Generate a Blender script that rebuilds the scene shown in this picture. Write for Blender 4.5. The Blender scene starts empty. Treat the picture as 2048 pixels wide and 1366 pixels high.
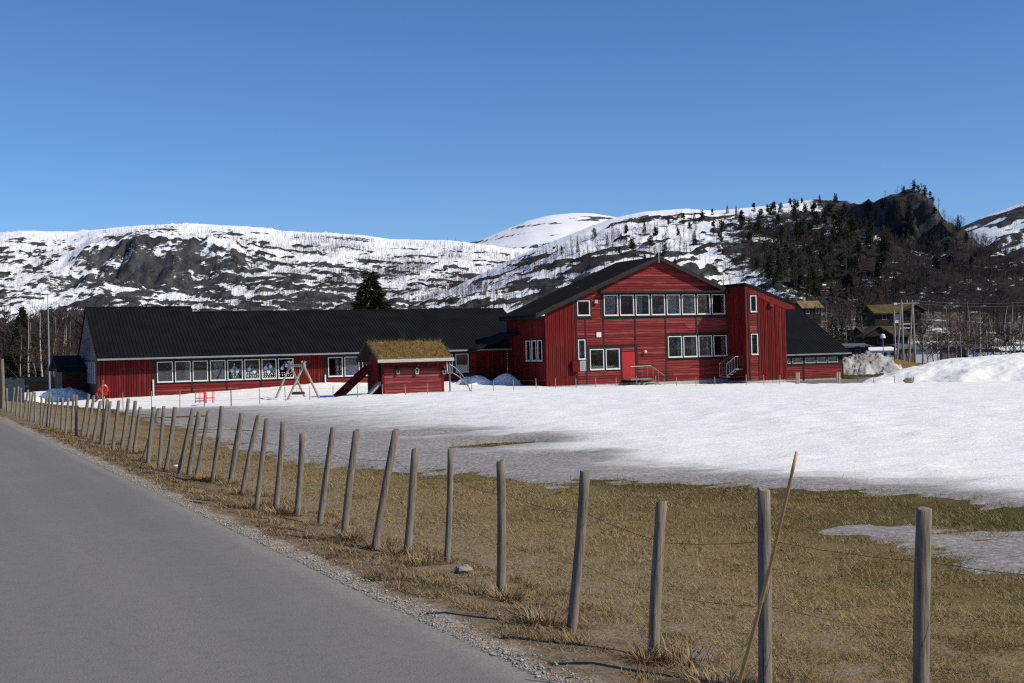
import bpy, math, random
import numpy as np
from mathutils import Matrix, Vector

# ------------------------------------------------------------------ camera, sky, sun, exposure
scene = bpy.context.scene
FPX, ROLL, EYE, PITCH = 2560.0, 0.026, 1.75, 17.0      # focal length in photo pixels, camera roll, eye height, horizon offset
cam_data = bpy.data.cameras.new('camera')
cam_data.sensor_width = 36.0
cam_data.lens = 36.0 * FPX / 2048.0
cam_data.clip_start = 0.1
cam_data.clip_end = 20000.0
cam = bpy.data.objects.new('camera', cam_data)
scene.collection.objects.link(cam)
cam.matrix_world = (Matrix.Translation((0, 0, EYE)) @ Matrix.Rotation(math.radians(90) + math.atan(PITCH / FPX), 4, 'X')
                    @ Matrix.Rotation(-ROLL, 4, 'Z'))
scene.camera = cam

SUN_EL = math.radians(40.0)
SUN_AZ = (0.935, -0.355)                                 # towards the sun, on the ground plan
world = bpy.data.worlds.new('World')
scene.world = world
world.use_nodes = True
wnt = world.node_tree
sky = wnt.nodes.new('ShaderNodeTexSky')
sky.sky_type = 'NISHITA'
sky.sun_disc = False
sky.sun_elevation = SUN_EL
sky.sun_rotation = math.atan2(SUN_AZ[0], SUN_AZ[1])
sky.altitude = 3000.0
sky.air_density = 1.3
sky.dust_density = 0.0
sky.ozone_density = 10.0
sat = wnt.nodes.new('ShaderNodeHueSaturation')
sat.inputs['Saturation'].default_value = 1.03
sat.inputs['Hue'].default_value = 0.504
wnt.links.new(sky.outputs[0], sat.inputs['Color'])
wnt.links.new(sat.outputs[0], wnt.nodes['Background'].inputs[0])
wnt.nodes['Background'].inputs[1].default_value = 0.124

sun_data = bpy.data.lights.new('sun', 'SUN')
sun_data.energy = 5.0
sun_data.angle = math.radians(0.53)
sun_data.color = (1.0, 0.92, 0.78)
sun = bpy.data.objects.new('sun', sun_data)
scene.collection.objects.link(sun)
sun_vec = Vector((math.cos(SUN_EL) * SUN_AZ[0], math.cos(SUN_EL) * SUN_AZ[1], math.sin(SUN_EL)))
sun.rotation_euler = sun_vec.to_track_quat('Z', 'Y').to_euler()
sun.location = (60, -40, 80)

scene.view_settings.view_transform = 'Standard'
scene.view_settings.look = 'None'
scene.view_settings.gamma = 1.0
scene.view_settings.use_curve_mapping = False
scene.view_settings.exposure = -0.08
scene.cycles.use_denoising = False
scene.cycles.filter_width = 1.25

random.seed(11)
RNG = np.random.default_rng(7)
COL = scene.collection

# ------------------------------------------------------------------ helpers: places
_c, _s = math.cos(ROLL), math.sin(ROLL)


def ray(u, v):
    """direction (X/Y, Z/Y) seen at a photo pixel"""
    du, dv = u - 1024.0, v - 683.0
    return (du * _c - dv * _s) / FPX, (PITCH - (dv * _c + du * _s)) / FPX


def at(u, v, dist):
    x, z = ray(u, v)
    return Vector((x * dist, dist, EYE + z * dist))


def smooth(a, b, x):
    t = np.clip((np.asarray(x, float) - a) / (b - a), 0, 1)
    return t * t * (3 - 2 * t)


def _hash(ix, iy, seed):
    h = (ix.astype(np.int64) * 374761393 + iy.astype(np.int64) * 668265263 + seed * 974634777) & 0xffffffff
    h = ((h ^ (h >> 13)) * 1274126177) & 0xffffffff
    return ((h ^ (h >> 16)) & 0xffff) / 65535.0


def noise2(x, y, seed=0):
    x = np.asarray(x, float); y = np.asarray(y, float)
    ix, iy = np.floor(x), np.floor(y)
    fx, fy = x - ix, y - iy
    tot = 0

    def g(dx, dy):
        a = _hash(ix + dx, iy + dy, seed) * 2 * np.pi
        return np.cos(a) * (fx - dx) + np.sin(a) * (fy - dy)
    wx = fx * fx * fx * (fx * (fx * 6 - 15) + 10); wy = fy * fy * fy * (fy * (fy * 6 - 15) + 10)
    a = g(0, 0) * (1 - wx) + g(1, 0) * wx
    b = g(0, 1) * (1 - wx) + g(1, 1) * wx
    return (a * (1 - wy) + b * wy) * 1.5


def fbm(x, y, octaves=4, seed=0, gain=0.5):
    t, amp, f = 0, 1.0, 1.0
    for k in range(octaves):
        t = t + amp * noise2(x * f + 17.3 * k, y * f - 9.1 * k, seed + k)
        amp *= gain; f *= 2.03
    return t


def road_q(x, y):
    """metres to the right of the asphalt edge"""
    return (x - 3.45 + 0.485 * y) / 1.1114


def ground_z(x, y):
    x = np.asarray(x, float); y = np.asarray(y, float)
    q = road_q(x, y)
    z = -0.06 * smooth(0.05, -0.02, q) - 0.012 * smooth(0, 0.3, q) - 0.12 * smooth(0.25, 1.25, q)
    z = z - 0.02 * smooth(1.2, 2.5, q) - 0.98 * smooth(13, 82, y) * smooth(1.2, 7.5, q) - 0.25 * smooth(70, 98, y) * smooth(4, 26, x)
    z = z + 0.030 * fbm(x * 1.9, y * 1.9, 3, 3) * smooth(0.25, 0.7, q) * smooth(60, 20, y) + 0.05 * fbm(x * 0.25, y * 0.25, 2, 5) * smooth(1.5, 5, q)
    far = np.clip(y - 128, 0, 260)
    right = smooth(0, 50, x)
    z = z + far * 0.022 * (1 - right) + right * (np.clip(y - 190, 0, 190) * 0.066 - 0.3 * smooth(150, 190, y)) + 0.9 * fbm(x / 28, y / 28, 4, 9) * smooth(170, 240, y)
    z = z + 0.02 * np.clip(-y - 60, 0, 200)
    return z


def ground_hit(u, v, zf=ground_z, near=4.0, far=400.0, step=0.05):
    x, z = ray(u, v)
    d = np.arange(near, far, step)
    below = (EYE + z * d) < zf(x * d, d)
    k = int(np.argmax(below)) if below.any() else len(d) - 1
    return Vector((x * d[k], d[k], EYE + z * d[k]))


# school ground plan: a runs right along the front, b runs back, both at 24 degrees to the picture
KB = 0.45
_n = math.hypot(1, KB)
EA, EB = np.array([1, KB]) / _n, np.array([-KB, 1]) / _n
ORG = np.array([2.458, 93.179])
SCH_Z = -1.2
SCH_ROT = math.atan2(KB, 1)


def fa(u, v, b):
    """photo pixel on the vertical plane b -> (a, height above SCH_Z)"""
    x, z = ray(u, v)
    q = ORG + b * EB
    a = (x * q[1] - q[0]) / (EA[0] - x * EA[1])
    return a, EYE + z * (q[1] + a * EA[1]) - SCH_Z


def ab_world(a, b):
    p = ORG + a * EA + b * EB
    return float(p[0]), float(p[1])


def world_ab(x, y):
    dx, dy = x - ORG[0], y - ORG[1]
    return dx * EA[0] + dy * EA[1], dx * EB[0] + dy * EB[1]


# ------------------------------------------------------------------ helpers: objects and meshes
def link(o, parent=None, loc=None):
    COL.objects.link(o)
    if parent is not None:
        o.parent = parent
    if loc is not None:
        o.location = loc
    return o


def tag(o, label=None, cat=None, group=None, kind=None):
    if label: o['label'] = label
    if cat: o['category'] = cat
    if group: o['group'] = group
    if kind: o['kind'] = kind
    return o


def empty(name, loc=(0, 0, 0), rz=0.0):
    o = bpy.data.objects.new(name, None)
    o.empty_display_size = 0.3
    COL.objects.link(o)
    o.location = loc
    o.rotation_euler = (0, 0, rz)
    return o


def np_mesh(name, verts, faces, mat=None, attrs=None, smooth_shade=False):
    verts = np.asarray(verts, np.float32); faces = np.asarray(faces, np.int32)
    n = faces.shape[1]
    me = bpy.data.meshes.new(name)
    me.vertices.add(len(verts)); me.vertices.foreach_set('co', verts.ravel())
    me.loops.add(faces.size); me.loops.foreach_set('vertex_index', faces.ravel())
    me.polygons.add(len(faces)); me.polygons.foreach_set('loop_start', np.arange(0, faces.size, n, dtype=np.int32))
    if smooth_shade:
        me.polygons.foreach_set('use_smooth', np.ones(len(faces), bool))
    for k, a in (attrs or {}).items():
        at_ = me.attributes.new(k, 'FLOAT', 'POINT')
        at_.data.foreach_set('value', np.asarray(a, np.float32).ravel())
    me.update(); me.validate()
    if mat: me.materials.append(mat)
    return me


class MB:
    """collects shapes for ONE part"""

    def __init__(s):
        s.v, s.f = [], []

    def add(s, verts, faces):
        n = len(s.v)
        s.v += [tuple(p) for p in verts]
        s.f += [tuple(i + n for i in f) for f in faces]
        return s

    def box(s, x0, x1, y0, y1, z0, z1):
        return s.add([(x0, y0, z0), (x1, y0, z0), (x1, y1, z0), (x0, y1, z0), (x0, y0, z1), (x1, y0, z1), (x1, y1, z1), (x0, y1, z1)],
                     [(0, 3, 2, 1), (4, 5, 6, 7), (0, 1, 5, 4), (1, 2, 6, 5), (2, 3, 7, 6), (3, 0, 4, 7)])

    def prism(s, poly, axis, c0, c1):
        """polygon (two coords) extruded along axis 0/1/2"""
        def p3(p, c):
            return (c, p[0], p[1]) if axis == 0 else (p[0], c, p[1]) if axis == 1 else (p[0], p[1], c)
        n = len(poly)
        vs = [p3(p, c0) for p in poly] + [p3(p, c1) for p in poly]
        fs = [tuple(range(n)), tuple(range(2 * n - 1, n - 1, -1))] + [(i, n + i, n + (i + 1) % n, (i + 1) % n) for i in range(n)]
        return s.add(vs, fs)

    def tube(s, pts, rad, sides=6, caps=True):
        pts = [Vector(p) for p in pts]
        r = rad if isinstance(rad, (list, tuple)) else [rad] * len(pts)
        vs, fs = [], []
        for i, p in enumerate(pts):
            d = (pts[min(i + 1, len(pts) - 1)] - pts[max(i - 1, 0)]).normalized()
            u = d.cross(Vector((0, 0, 1)) if abs(d.z) < 0.95 else Vector((1, 0, 0))).normalized()
            w = d.cross(u)
            for k in range(sides):
                t = 2 * math.pi * k / sides
                vs.append(p + (u * math.cos(t) + w * math.sin(t)) * r[i])
        for i in range(len(pts) - 1):
            for k in range(sides):
                k2 = (k + 1) % sides
                fs.append((i * sides + k, i * sides + k2, (i + 1) * sides + k2, (i + 1) * sides + k))
        if caps:
            fs.append(tuple(range(sides))[::-1]); fs.append(tuple(range((len(pts) - 1) * sides, len(pts) * sides)))
        return s.add(vs, fs)

    def lathe(s, prof, sides=12, cx=0, cy=0):
        vs, fs = [], []
        for r, z in prof:
            for k in range(sides):
                t = 2 * math.pi * k / sides
                vs.append((cx + r * math.cos(t), cy + r * math.sin(t), z))
        for i in range(len(prof) - 1):
            for k in range(sides):
                k2 = (k + 1) % sides
                fs.append((i * sides + k, i * sides + k2, (i + 1) * sides + k2, (i + 1) * sides + k))
        return s.add(vs, fs)

    def mesh(s, name, mat):
        me = bpy.data.meshes.new(name)
        me.from_pydata(s.v, [], s.f)
        import bmesh
        bm = bmesh.new(); bm.from_mesh(me)
        bmesh.ops.recalc_face_normals(bm, faces=bm.faces)
        bm.to_mesh(me); bm.free()
        me.materials.append(mat)
        return me

    def build(s, name, mat, parent=None, loc=None, shade=False):
        me = s.mesh(name, mat)
        if shade:
            for p in me.polygons: p.use_smooth = True
        return link(bpy.data.objects.new(name, me), parent, loc)


def inst(name, me, parent=None, loc=(0, 0, 0), scale=(1, 1, 1), rz=0.0):
    o = bpy.data.objects.new(name, me)
    link(o, parent, loc)
    o.scale = scale
    o.rotation_euler = (0, 0, rz)
    return o


# ------------------------------------------------------------------ helpers: materials
class NT:
    def __init__(s, name):
        s.m = bpy.data.materials.new(name)
        s.m.use_nodes = True
        s.t = s.m.node_tree
        s.b = s.t.nodes['Principled BSDF']

    def n(s, kind, **kw):
        nd = s.t.nodes.new('ShaderNode' + kind)
        for k, v in kw.items(): setattr(nd, k, v)
        return nd

    def set(s, sock, v):
        if isinstance(v, bpy.types.NodeSocket): s.t.links.new(v, sock)
        elif isinstance(v, (tuple, list)) and len(v) == 3 and sock.type == 'RGBA': sock.default_value = (*v, 1)
        else: sock.default_value = v

    def pos(s, scale=(1, 1, 1), rot=0.0, obj=False):
        src = s.n('TexCoord').outputs['Object'] if obj else s.n('NewGeometry').outputs['Position']
        mp = s.n('Mapping')
        s.set(mp.inputs['Vector'], src)
        mp.inputs['Scale'].default_value = scale
        mp.inputs['Rotation'].default_value = (0, 0, rot)
        if rot:
            mp2 = s.n('Mapping'); mp.inputs['Scale'].default_value = (1, 1, 1); mp2.inputs['Scale'].default_value = scale
            s.set(mp2.inputs['Vector'], mp.outputs[0]); return mp2.outputs[0]
        return mp.outputs[0]

    def noise(s, vec, scale, detail=4.0, rough=0.55, dist=0.0):
        nd = s.n('TexNoise')
        s.set(nd.inputs['Vector'], vec)
        nd.inputs['Scale'].default_value = scale; nd.inputs['Detail'].default_value = detail
        nd.inputs['Roughness'].default_value = rough; nd.inputs['Distortion'].default_value = dist
        return nd.outputs['Fac']

    def ramp(s, fac, stops):
        nd = s.n('ValToRGB')
        s.set(nd.inputs[0], fac)
        el = nd.color_ramp.elements
        while len(el) < len(stops): el.new(0.5)
        for e, (p, c) in zip(el, stops):
            e.position = p
            e.color = (*c, 1) if isinstance(c, (tuple, list)) else (c, c, c, 1)
        return nd.outputs[0]

    def math(s, op, a, b=0.0, c=None, clamp=False):
        nd = s.n('Math', operation=op, use_clamp=clamp)
        s.set(nd.inputs[0], a); s.set(nd.inputs[1], b)
        if c is not None: s.set(nd.inputs[2], c)
        return nd.outputs[0]

    def mix(s, fac, a, b, mode='MIX'):
        nd = s.n('Mix', data_type='RGBA', blend_type=mode)
        s.set(nd.inputs[0], fac); s.set(nd.inputs[6], a); s.set(nd.inputs[7], b)
        return nd.outputs[2]

    def attr(s, name):
        return s.n('Attribute', attribute_name=name).outputs['Fac']

    def bump(s, h, strength=0.3, dist=0.02):
        nd = s.n('Bump')
        nd.inputs['Strength'].default_value = strength; nd.inputs['Distance'].default_value = dist
        s.set(nd.inputs['Height'], h)
        s.set(s.b.inputs['Normal'], nd.outputs[0])

    def out(s, color, rough=0.8, spec=0.3, metal=0.0):
        s.set(s.b.inputs['Base Color'], color); s.set(s.b.inputs['Roughness'], rough)
        s.set(s.b.inputs['Specular IOR Level'], spec); s.set(s.b.inputs['Metallic'], metal)
        return s.m


def simple(name, c1, c2=None, scale=8.0, rough=0.75, spec=0.3, stretch=(1, 1, 1), rot=0.0, bump=0.0, dist=0.02, rand=0.0, metal=0.0, obj=False, detail=5.0):
    t = NT(name)
    c2 = c2 or tuple(min(1, c * 1.35 + 0.005) for c in c1)
    n = t.noise(t.pos(stretch, rot, obj), scale, detail, 0.6)
    col = t.ramp(n, [(0.3, c1), (0.7, c2)])
    if rand:
        r = t.n('ObjectInfo').outputs['Random']
        f = t.math('MULTIPLY_ADD', r, 2 * rand, 1 - rand)
        vm = t.n('VectorMath', operation='SCALE'); t.set(vm.inputs[0], col); t.set(vm.inputs['Scale'], f)
        col = vm.outputs[0]
    if bump: t.bump(n, bump, dist)
    return t.out(col, rough, spec, metal)


RED = (0.235, 0.030, 0.034)


def board_mat(name, c, weather, along):
    """weathered red paint: each board its own shade, bleached streaks along the grain, flaking at the edges"""
    t = NT(name)
    st = (0.35, 1, 5) if along == 'h' else (5, 1, 0.35)
    p = t.pos(st, -SCH_ROT)
    n1 = t.noise(p, 1.6, 6, 0.65)
    n2 = t.noise(t.pos((0.35, 0.35, 7.0) if along == 'h' else (3, 3, .5), -SCH_ROT), 2.2, 4, 0.6)
    r = t.n('ObjectInfo').outputs['Random']
    dark = tuple(x * 0.72 for x in c)
    base = t.mix(n1, dark, tuple(x * 1.25 for x in c))
    pale = (c[0] * 1.25 + .05, c[1] * 2.0 + .045, c[2] * 2.0 + .045)
    w = t.math('MULTIPLY', t.ramp(t.math('MULTIPLY_ADD', r, 0.22, n2), [(0.62, 0.0), (0.80, 1.0)]), weather)
    col = t.mix(w, base, pale)
    f = t.math('MULTIPLY_ADD', r, 0.34, 0.83)
    vm = t.n('VectorMath', operation='SCALE'); t.set(vm.inputs[0], col); t.set(vm.inputs['Scale'], f)
    t.bump(n1, 0.25, 0.01)
    return t.out(vm.outputs[0], 0.8, 0.10)


MAT = {}
MAT['red_h'] = board_mat('red_cladding', (0.155, 0.019, 0.018), 0.5, 'h')
MAT['red_v'] = board_mat('red_upright_cladding', (0.120, 0.010, 0.009), 0.2, 'v')
MAT['red_play'] = board_mat('red_playhouse_boards', (0.165, 0.026, 0.025), 0.7, 'h')
MAT['trim'] = simple('dark_trim', (0.012, 0.010, 0.009), (0.022, 0.019, 0.017), 3, 0.65, 0.2)
MAT['roof'] = simple('black_sheet_roof', (0.006, 0.0065, 0.0075), (0.010, 0.011, 0.012), 0.8, 0.8, 0.08)
MAT['white'] = simple('white_paint', (0.54, 0.54, 0.52), (0.66, 0.66, 0.64), 6, 0.5, 0.35)
MAT['concrete'] = simple('concrete', (0.26, 0.26, 0.25), (0.42, 0.41, 0.39), 3, 0.9, 0.2, bump=.1)
MAT['gutter'] = simple('grey_gutter', (0.16, 0.17, 0.18), (0.24, 0.25, 0.26), 2, 0.5, 0.4)
MAT['steel'] = simple('galvanised_steel', (0.15, 0.155, 0.16), (0.24, 0.245, 0.25), 9, 0.45, 0.5, metal=.5)
MAT['darksteel'] = simple('dull_steel', (0.09, 0.085, 0.08), (0.17, 0.16, 0.15), 9, 0.6, 0.4, metal=.3)
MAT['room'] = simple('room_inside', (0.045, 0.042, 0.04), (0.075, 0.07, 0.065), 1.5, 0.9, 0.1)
MAT['curtain'] = simple('pale_curtain', (0.42, 0.44, 0.47), (0.62, 0.63, 0.65), 3, 0.9, 0.1, (6, 6, 0.2))
MAT['paper'] = simple('white_paper', (0.72, 0.72, 0.72), (0.8, 0.8, 0.8), 3, 0.9, 0.1)
MAT['bluepaper'] = simple('blue_paper', (0.10, 0.16, 0.30), (0.14, 0.22, 0.36), 3, 0.9, 0.1)
MAT['greypaper'] = simple('grey_blue_paper', (0.40, 0.48, 0.56), (0.48, 0.56, 0.63), 3, 0.9, 0.1)
MAT['pinkpaper'] = simple('pink_paper', (0.55, 0.28, 0.25), (0.6, 0.32, 0.3), 3, 0.9, 0.1)
MAT['door_red'] = simple('bright_red_door_paint', (0.34, 0.008, 0.012), (0.40, 0.012, 0.018), 2, 0.4, 0.4)
MAT['red_plastic'] = simple('red_enamel', (0.55, 0.02, 0.02), (0.62, 0.035, 0.03), 4, 0.35, 0.5)
MAT['gable_grey'] = simple('grey_brown_boards', (0.10, 0.075, 0.07), (0.16, 0.125, 0.115), 4, 0.85, 0.2, (1, 1, 6))
MAT['slat_grey'] = simple('pale_grey_slats', (0.22, 0.23, 0.25), (0.32, 0.33, 0.35), 4, 0.8, 0.2)
MAT['pole_wood'] = simple('silvered_pole_wood', (0.22, 0.19, 0.155), (0.40, 0.36, 0.30), 5, 0.85, 0.2, (4, 4, 0.5))
MAT['rubber'] = simple('black_rubber', (0.015, 0.015, 0.016), (0.03, 0.03, 0.03), 9, 0.8, 0.3)
MAT['bamboo'] = simple('yellow_bamboo', (0.42, 0.25, 0.09), (0.58, 0.38, 0.16), 7, 0.5, 0.4, (1, 1, 4))
MAT['wire'] = simple('rusty_wire', (0.035, 0.030, 0.027), (0.08, 0.065, 0.055), 20, 0.7, 0.3)
MAT['grey_louvre'] = simple('grey_louvre', (0.26, 0.27, 0.27), (0.33, 0.34, 0.34), 3, 0.6, 0.3)
MAT['stone'] = simple('pale_stone', (0.15, 0.135, 0.115), (0.27, 0.25, 0.22), 4, 0.9, 0.2, bump=.3)


def glass_mat():
    t = NT('window_glass')
    for n in list(t.t.nodes):
        if n.type == 'BSDF_PRINCIPLED': t.t.nodes.remove(n)
    o = [n for n in t.t.nodes if n.type == 'OUTPUT_MATERIAL'][0]
    tr = t.n('BsdfTransparent'); tr.inputs[0].default_value = (0.80, 0.84, 0.86, 1)
    gl = t.n('BsdfGlossy'); gl.inputs['Roughness'].default_value = 0.02
    fr = t.n('Fresnel'); fr.inputs['IOR'].default_value = 1.75
    mx = t.n('MixShader')
    t.set(mx.inputs[0], fr.outputs[0]); t.set(mx.inputs[1], tr.outputs[0]); t.set(mx.inputs[2], gl.outputs[0])
    t.set(o.inputs[0], mx.outputs[0])
    return t.m


MAT['glass'] = glass_mat()


def post_mat():
    t = NT('weathered_post')
    p = t.pos((20, 20, 1.1), 0, obj=True)
    n = t.noise(p, 3.0, 8, 0.72)
    big = t.noise(t.pos((1, 1, 1), 0, obj=True), 2.4, 3, 0.5)
    r = t.n('ObjectInfo').outputs['Random']
    c = t.ramp(n, [(0.30, (0.070, 0.058, 0.044)), (0.5, (0.215, 0.185, 0.145)), (0.72, (0.38, 0.34, 0.28))])
    c = t.mix(t.math('MULTIPLY', t.ramp(big, [(0.45, 0.0), (0.7, 1.0)]), 0.45), c, (0.11, 0.10, 0.062))
    brown = t.mix(0.6, c, (0.10, 0.065, 0.04))
    c = t.mix(t.math('MULTIPLY', t.math('POWER', r, 2.0), 0.7), c, brown)
    f = t.math('MULTIPLY_ADD', r, 0.35, 0.85)
    vm = t.n('VectorMath', operation='SCALE'); t.set(vm.inputs[0], c); t.set(vm.inputs['Scale'], f)
    t.bump(n, 0.5, 0.012)
    return t.out(vm.outputs[0], 0.85, 0.2)


MAT['post'] = post_mat()


def bark_mat():
    t = NT('birch_bark')
    n = t.noise(t.pos((1, 1, 3.5), 0, obj=True), 2.2, 4, 0.6)
    r = t.n('ObjectInfo').outputs['Random']
    pale = t.mix(r, (0.22, 0.20, 0.17), (0.50, 0.48, 0.44))
    return t.out(t.mix(t.ramp(n, [(0.36, 0.0), (0.44, 1.0)]), (0.05, 0.042, 0.036), pale), 0.8, 0.2)


MAT['birch_bark'] = bark_mat()
MAT['twig'] = simple('dark_twigs', (0.050, 0.036, 0.028), (0.085, 0.062, 0.050), 0.4, 0.9, 0.1, rand=.25)
MAT['farwood'] = simple('bare_birch_wood', (0.034, 0.027, 0.023), (0.080, 0.066, 0.058), 0.03, 0.95, 0.05)
MAT['pine'] = simple('pine_needles', (0.018, 0.024, 0.012), (0.042, 0.048, 0.024), 0.6, 0.9, 0.1, rand=.3)
MAT['spruce'] = simple('spruce_needles', (0.016, 0.026, 0.010), (0.040, 0.052, 0.018), 1.2, 0.9, 0.1, rand=.2)
MAT['bark'] = simple('dark_bark', (0.06, 0.045, 0.035), (0.11, 0.085, 0.065), 3, 0.9, 0.1)
MAT['turf'] = simple('dry_turf', (0.11, 0.070, 0.024), (0.22, 0.145, 0.050), 5, 0.95, 0.05, bump=.4, dist=.05)
MAT['dark_wood'] = simple('tarred_timber', (0.020, 0.014, 0.011), (0.042, 0.030, 0.024), 3, 0.8, 0.2, (1, 1, 5))


def hill_mat(name, rock1, rock2, heath, nscale):
    t = NT(name)
    p = t.pos()
    a = t.attr('rock'); h = t.attr('heath')
    pst = t.pos((1, 0.6, 2.2))
    n1 = t.noise(pst, 0.11 * nscale, 7, 0.66, 0.4)
    n2 = t.noise(t.pos((0.6, 0.6, 1.6)), 0.5 * nscale, 6, 0.68)
    n3 = t.ramp(t.noise(t.pos((1, 0.5, 0.22)), 0.16 * nscale, 6, 0.7), [(0.35, 0.0), (0.68, 1.0)])
    edge = t.math('MULTIPLY_ADD', t.math('SUBTRACT', n1, 0.5), 0.5, a)
    edge = t.math('MULTIPLY_ADD', t.math('SUBTRACT', n2, 0.5), 1.35, edge)
    m = t.ramp(edge, [(0.44, 0.0), (0.56, 1.0)])
    rock = t.mix(n3, rock1, rock2)
    rock = t.mix(t.ramp(t.math('MULTIPLY_ADD', t.math('SUBTRACT', n2, .5), .8, h), [(0.4, 0.0), (0.6, 1.0)]), rock, t.mix(n2, tuple(x * .6 for x in heath), tuple(x * 1.3 for x in heath)))
    snow = t.mix(n1, (0.76, 0.78, 0.81), (0.84, 0.85, 0.86))
    t.bump(t.math('ADD', n1, t.math('MULTIPLY', n2, .4)), 0.5, 1.2)
    return t.out(t.mix(m, snow, rock), 0.85, 0.1)


MAT['mountain'] = hill_mat('snowy_mountain', (0.012, 0.013, 0.015), (0.095, 0.096, 0.098), (0.042, 0.036, 0.031), 0.8)
MAT['crag'] = hill_mat('wooded_crag', (0.007, 0.0075, 0.008), (0.075, 0.072, 0.068), (0.024, 0.020, 0.018), 1.3)


def ground_mat():
    t = NT('spring_ground')
    p = t.pos()
    dp = t.n('VectorMath', operation='DOT_PRODUCT')
    t.set(dp.inputs[0], p); dp.inputs[1].default_value = (0.8998, 0.4364, 0)
    q = t.math('SUBTRACT', dp.outputs['Value'], 3.104)
    w1 = t.noise(p, 1.3, 4, 0.6); w2 = t.noise(p, 7.0, 5, 0.65); w3 = t.noise(p, 45.0, 4, 0.6); w4 = t.noise(p, 0.32, 4, 0.6)
    qn = t.math('MULTIPLY_ADD', t.math('SUBTRACT', w1, 0.5), 0.55, q)
    qn = t.math('MULTIPLY_ADD', t.math('SUBTRACT', w2, 0.5), 0.3, qn)
    gravel = t.ramp(w3, [(0.30, (0.085, 0.070, 0.055)), (0.48, (0.31, 0.26, 0.205)), (0.72, (0.47, 0.41, 0.33))])
    gravel = t.mix(t.ramp(w2, [(0.45, 0.0), (0.7, 0.8)]), gravel, t.mix(w3, (0.07, 0.06, 0.052), (0.16, 0.14, 0.12)))
    verge = t.ramp(t.math('MULTIPLY_ADD', w3, 0.5, t.math('MULTIPLY', w2, 0.5)), [(0.33, (0.055, 0.041, 0.027)), (0.5, (0.155, 0.118, 0.075)), (0.68, (0.28, 0.22, 0.145))])
    soil = t.ramp(w3, [(0.3, (0.12, 0.098, 0.074)), (0.7, (0.31, 0.26, 0.20))])
    straw = t.ramp(w3, [(0.3, (0.105, 0.074, 0.028)), (0.7, (0.275, 0.20, 0.088))])
    olive = t.ramp(w3, [(0.3, (0.036, 0.028, 0.008)), (0.7, (0.100, 0.080, 0.022))])
    grey = t.math('MULTIPLY', t.ramp(qn, [(0.34, 1.0), (0.62, 0.0)]), 1.0)
    qs = t.math('MULTIPLY', qn, 0.125)
    grey = t.ramp(t.math('MULTIPLY_ADD', t.math('SUBTRACT', w1, 0.5), 0.35, qs), [(0.16, 1.0), (0.42, 0.12)])
    field = t.mix(t.math('MULTIPLY', grey, t.ramp(w2, [(0.35, 0.0), (0.6, 1.0)])), straw, soil)
    green = t.ramp(t.math('MULTIPLY_ADD', t.math('SUBTRACT', w4, 0.5), 1.1, t.math('MULTIPLY', qn, 0.088)), [(0.25, 0.0), (0.66, 0.95)])
    field = t.mix(green, field, olive)
    c = t.mix(t.ramp(t.math('MULTIPLY_ADD', qn, 0.2, 0.3), [(0.325, 0.0), (0.352, 1.0)]), gravel, verge)
    c = t.mix(t.ramp(t.math('MULTIPLY_ADD', qn, 0.2, 0.3), [(0.50, 0.0), (0.56, 1.0)]), c, field)
    fsn = t.attr('far')
    n5 = t.noise(t.pos((1, 0.6, 1)), 0.10, 9, 0.72)
    heath = t.mix(w1, (0.060, 0.047, 0.036), (0.14, 0.105, 0.075))
    farc = t.mix(t.ramp(n5, [(0.53, 0.0), (0.60, 1.0)]), heath, (0.70, 0.71, 0.72))
    c = t.mix(fsn, c, farc)
    t.bump(t.math('ADD', w3, t.math('MULTIPLY', w2, 2.0)), 0.6, 0.02)
    return t.out(c, 0.95, 0.1)


MAT['ground'] = ground_mat()


def asphalt_mat():
    t = NT('worn_asphalt')
    p = t.pos()
    th = math.atan2(0.9, -0.436)
    trk = t.pos((0.07, 1.1, 1), -th)
    fine = t.noise(p, 85, 3, 0.75); mid = t.noise(p, 9, 5, 0.65); big = t.noise(p, 0.9, 5, 0.6); lane = t.noise(trk, 1.0, 3, 0.5)
    c = t.ramp(fine, [(0.30, (0.100, 0.096, 0.090)), (0.5, (0.180, 0.173, 0.162)), (0.70, (0.275, 0.264, 0.246))])
    c = t.mix(t.math('MULTIPLY', t.ramp(lane, [(0.38, 0.0), (0.62, 1.0)]), 0.5), c, t.mix(fine, (0.098, 0.095, 0.090), (0.190, 0.184, 0.173)))
    c = t.mix(t.math('MULTIPLY', t.ramp(big, [(0.5, 0.0), (0.72, 1.0)]), 0.30), c, (0.205, 0.198, 0.186))
    c = t.mix(t.math('MULTIPLY', t.ramp(mid, [(0.48, 0.0), (0.68, 1.0)]), 0.22), c, (0.095, 0.092, 0.088))
    vo = t.n('TexVoronoi'); t.set(vo.inputs['Vector'], p); vo.inputs['Scale'].default_value = 2.2
    c = t.mix(t.ramp(vo.outputs['Distance'], [(0.008, 1.0), (0.016, 0.0)]), c, (0.5, 0.49, 0.47))
    t.bump(t.math('ADD', fine, t.math('MULTIPLY', mid, .6)), 0.35, 0.008)
    return t.out(c, 0.95, 0.05)


MAT['asphalt'] = asphalt_mat()


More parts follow.
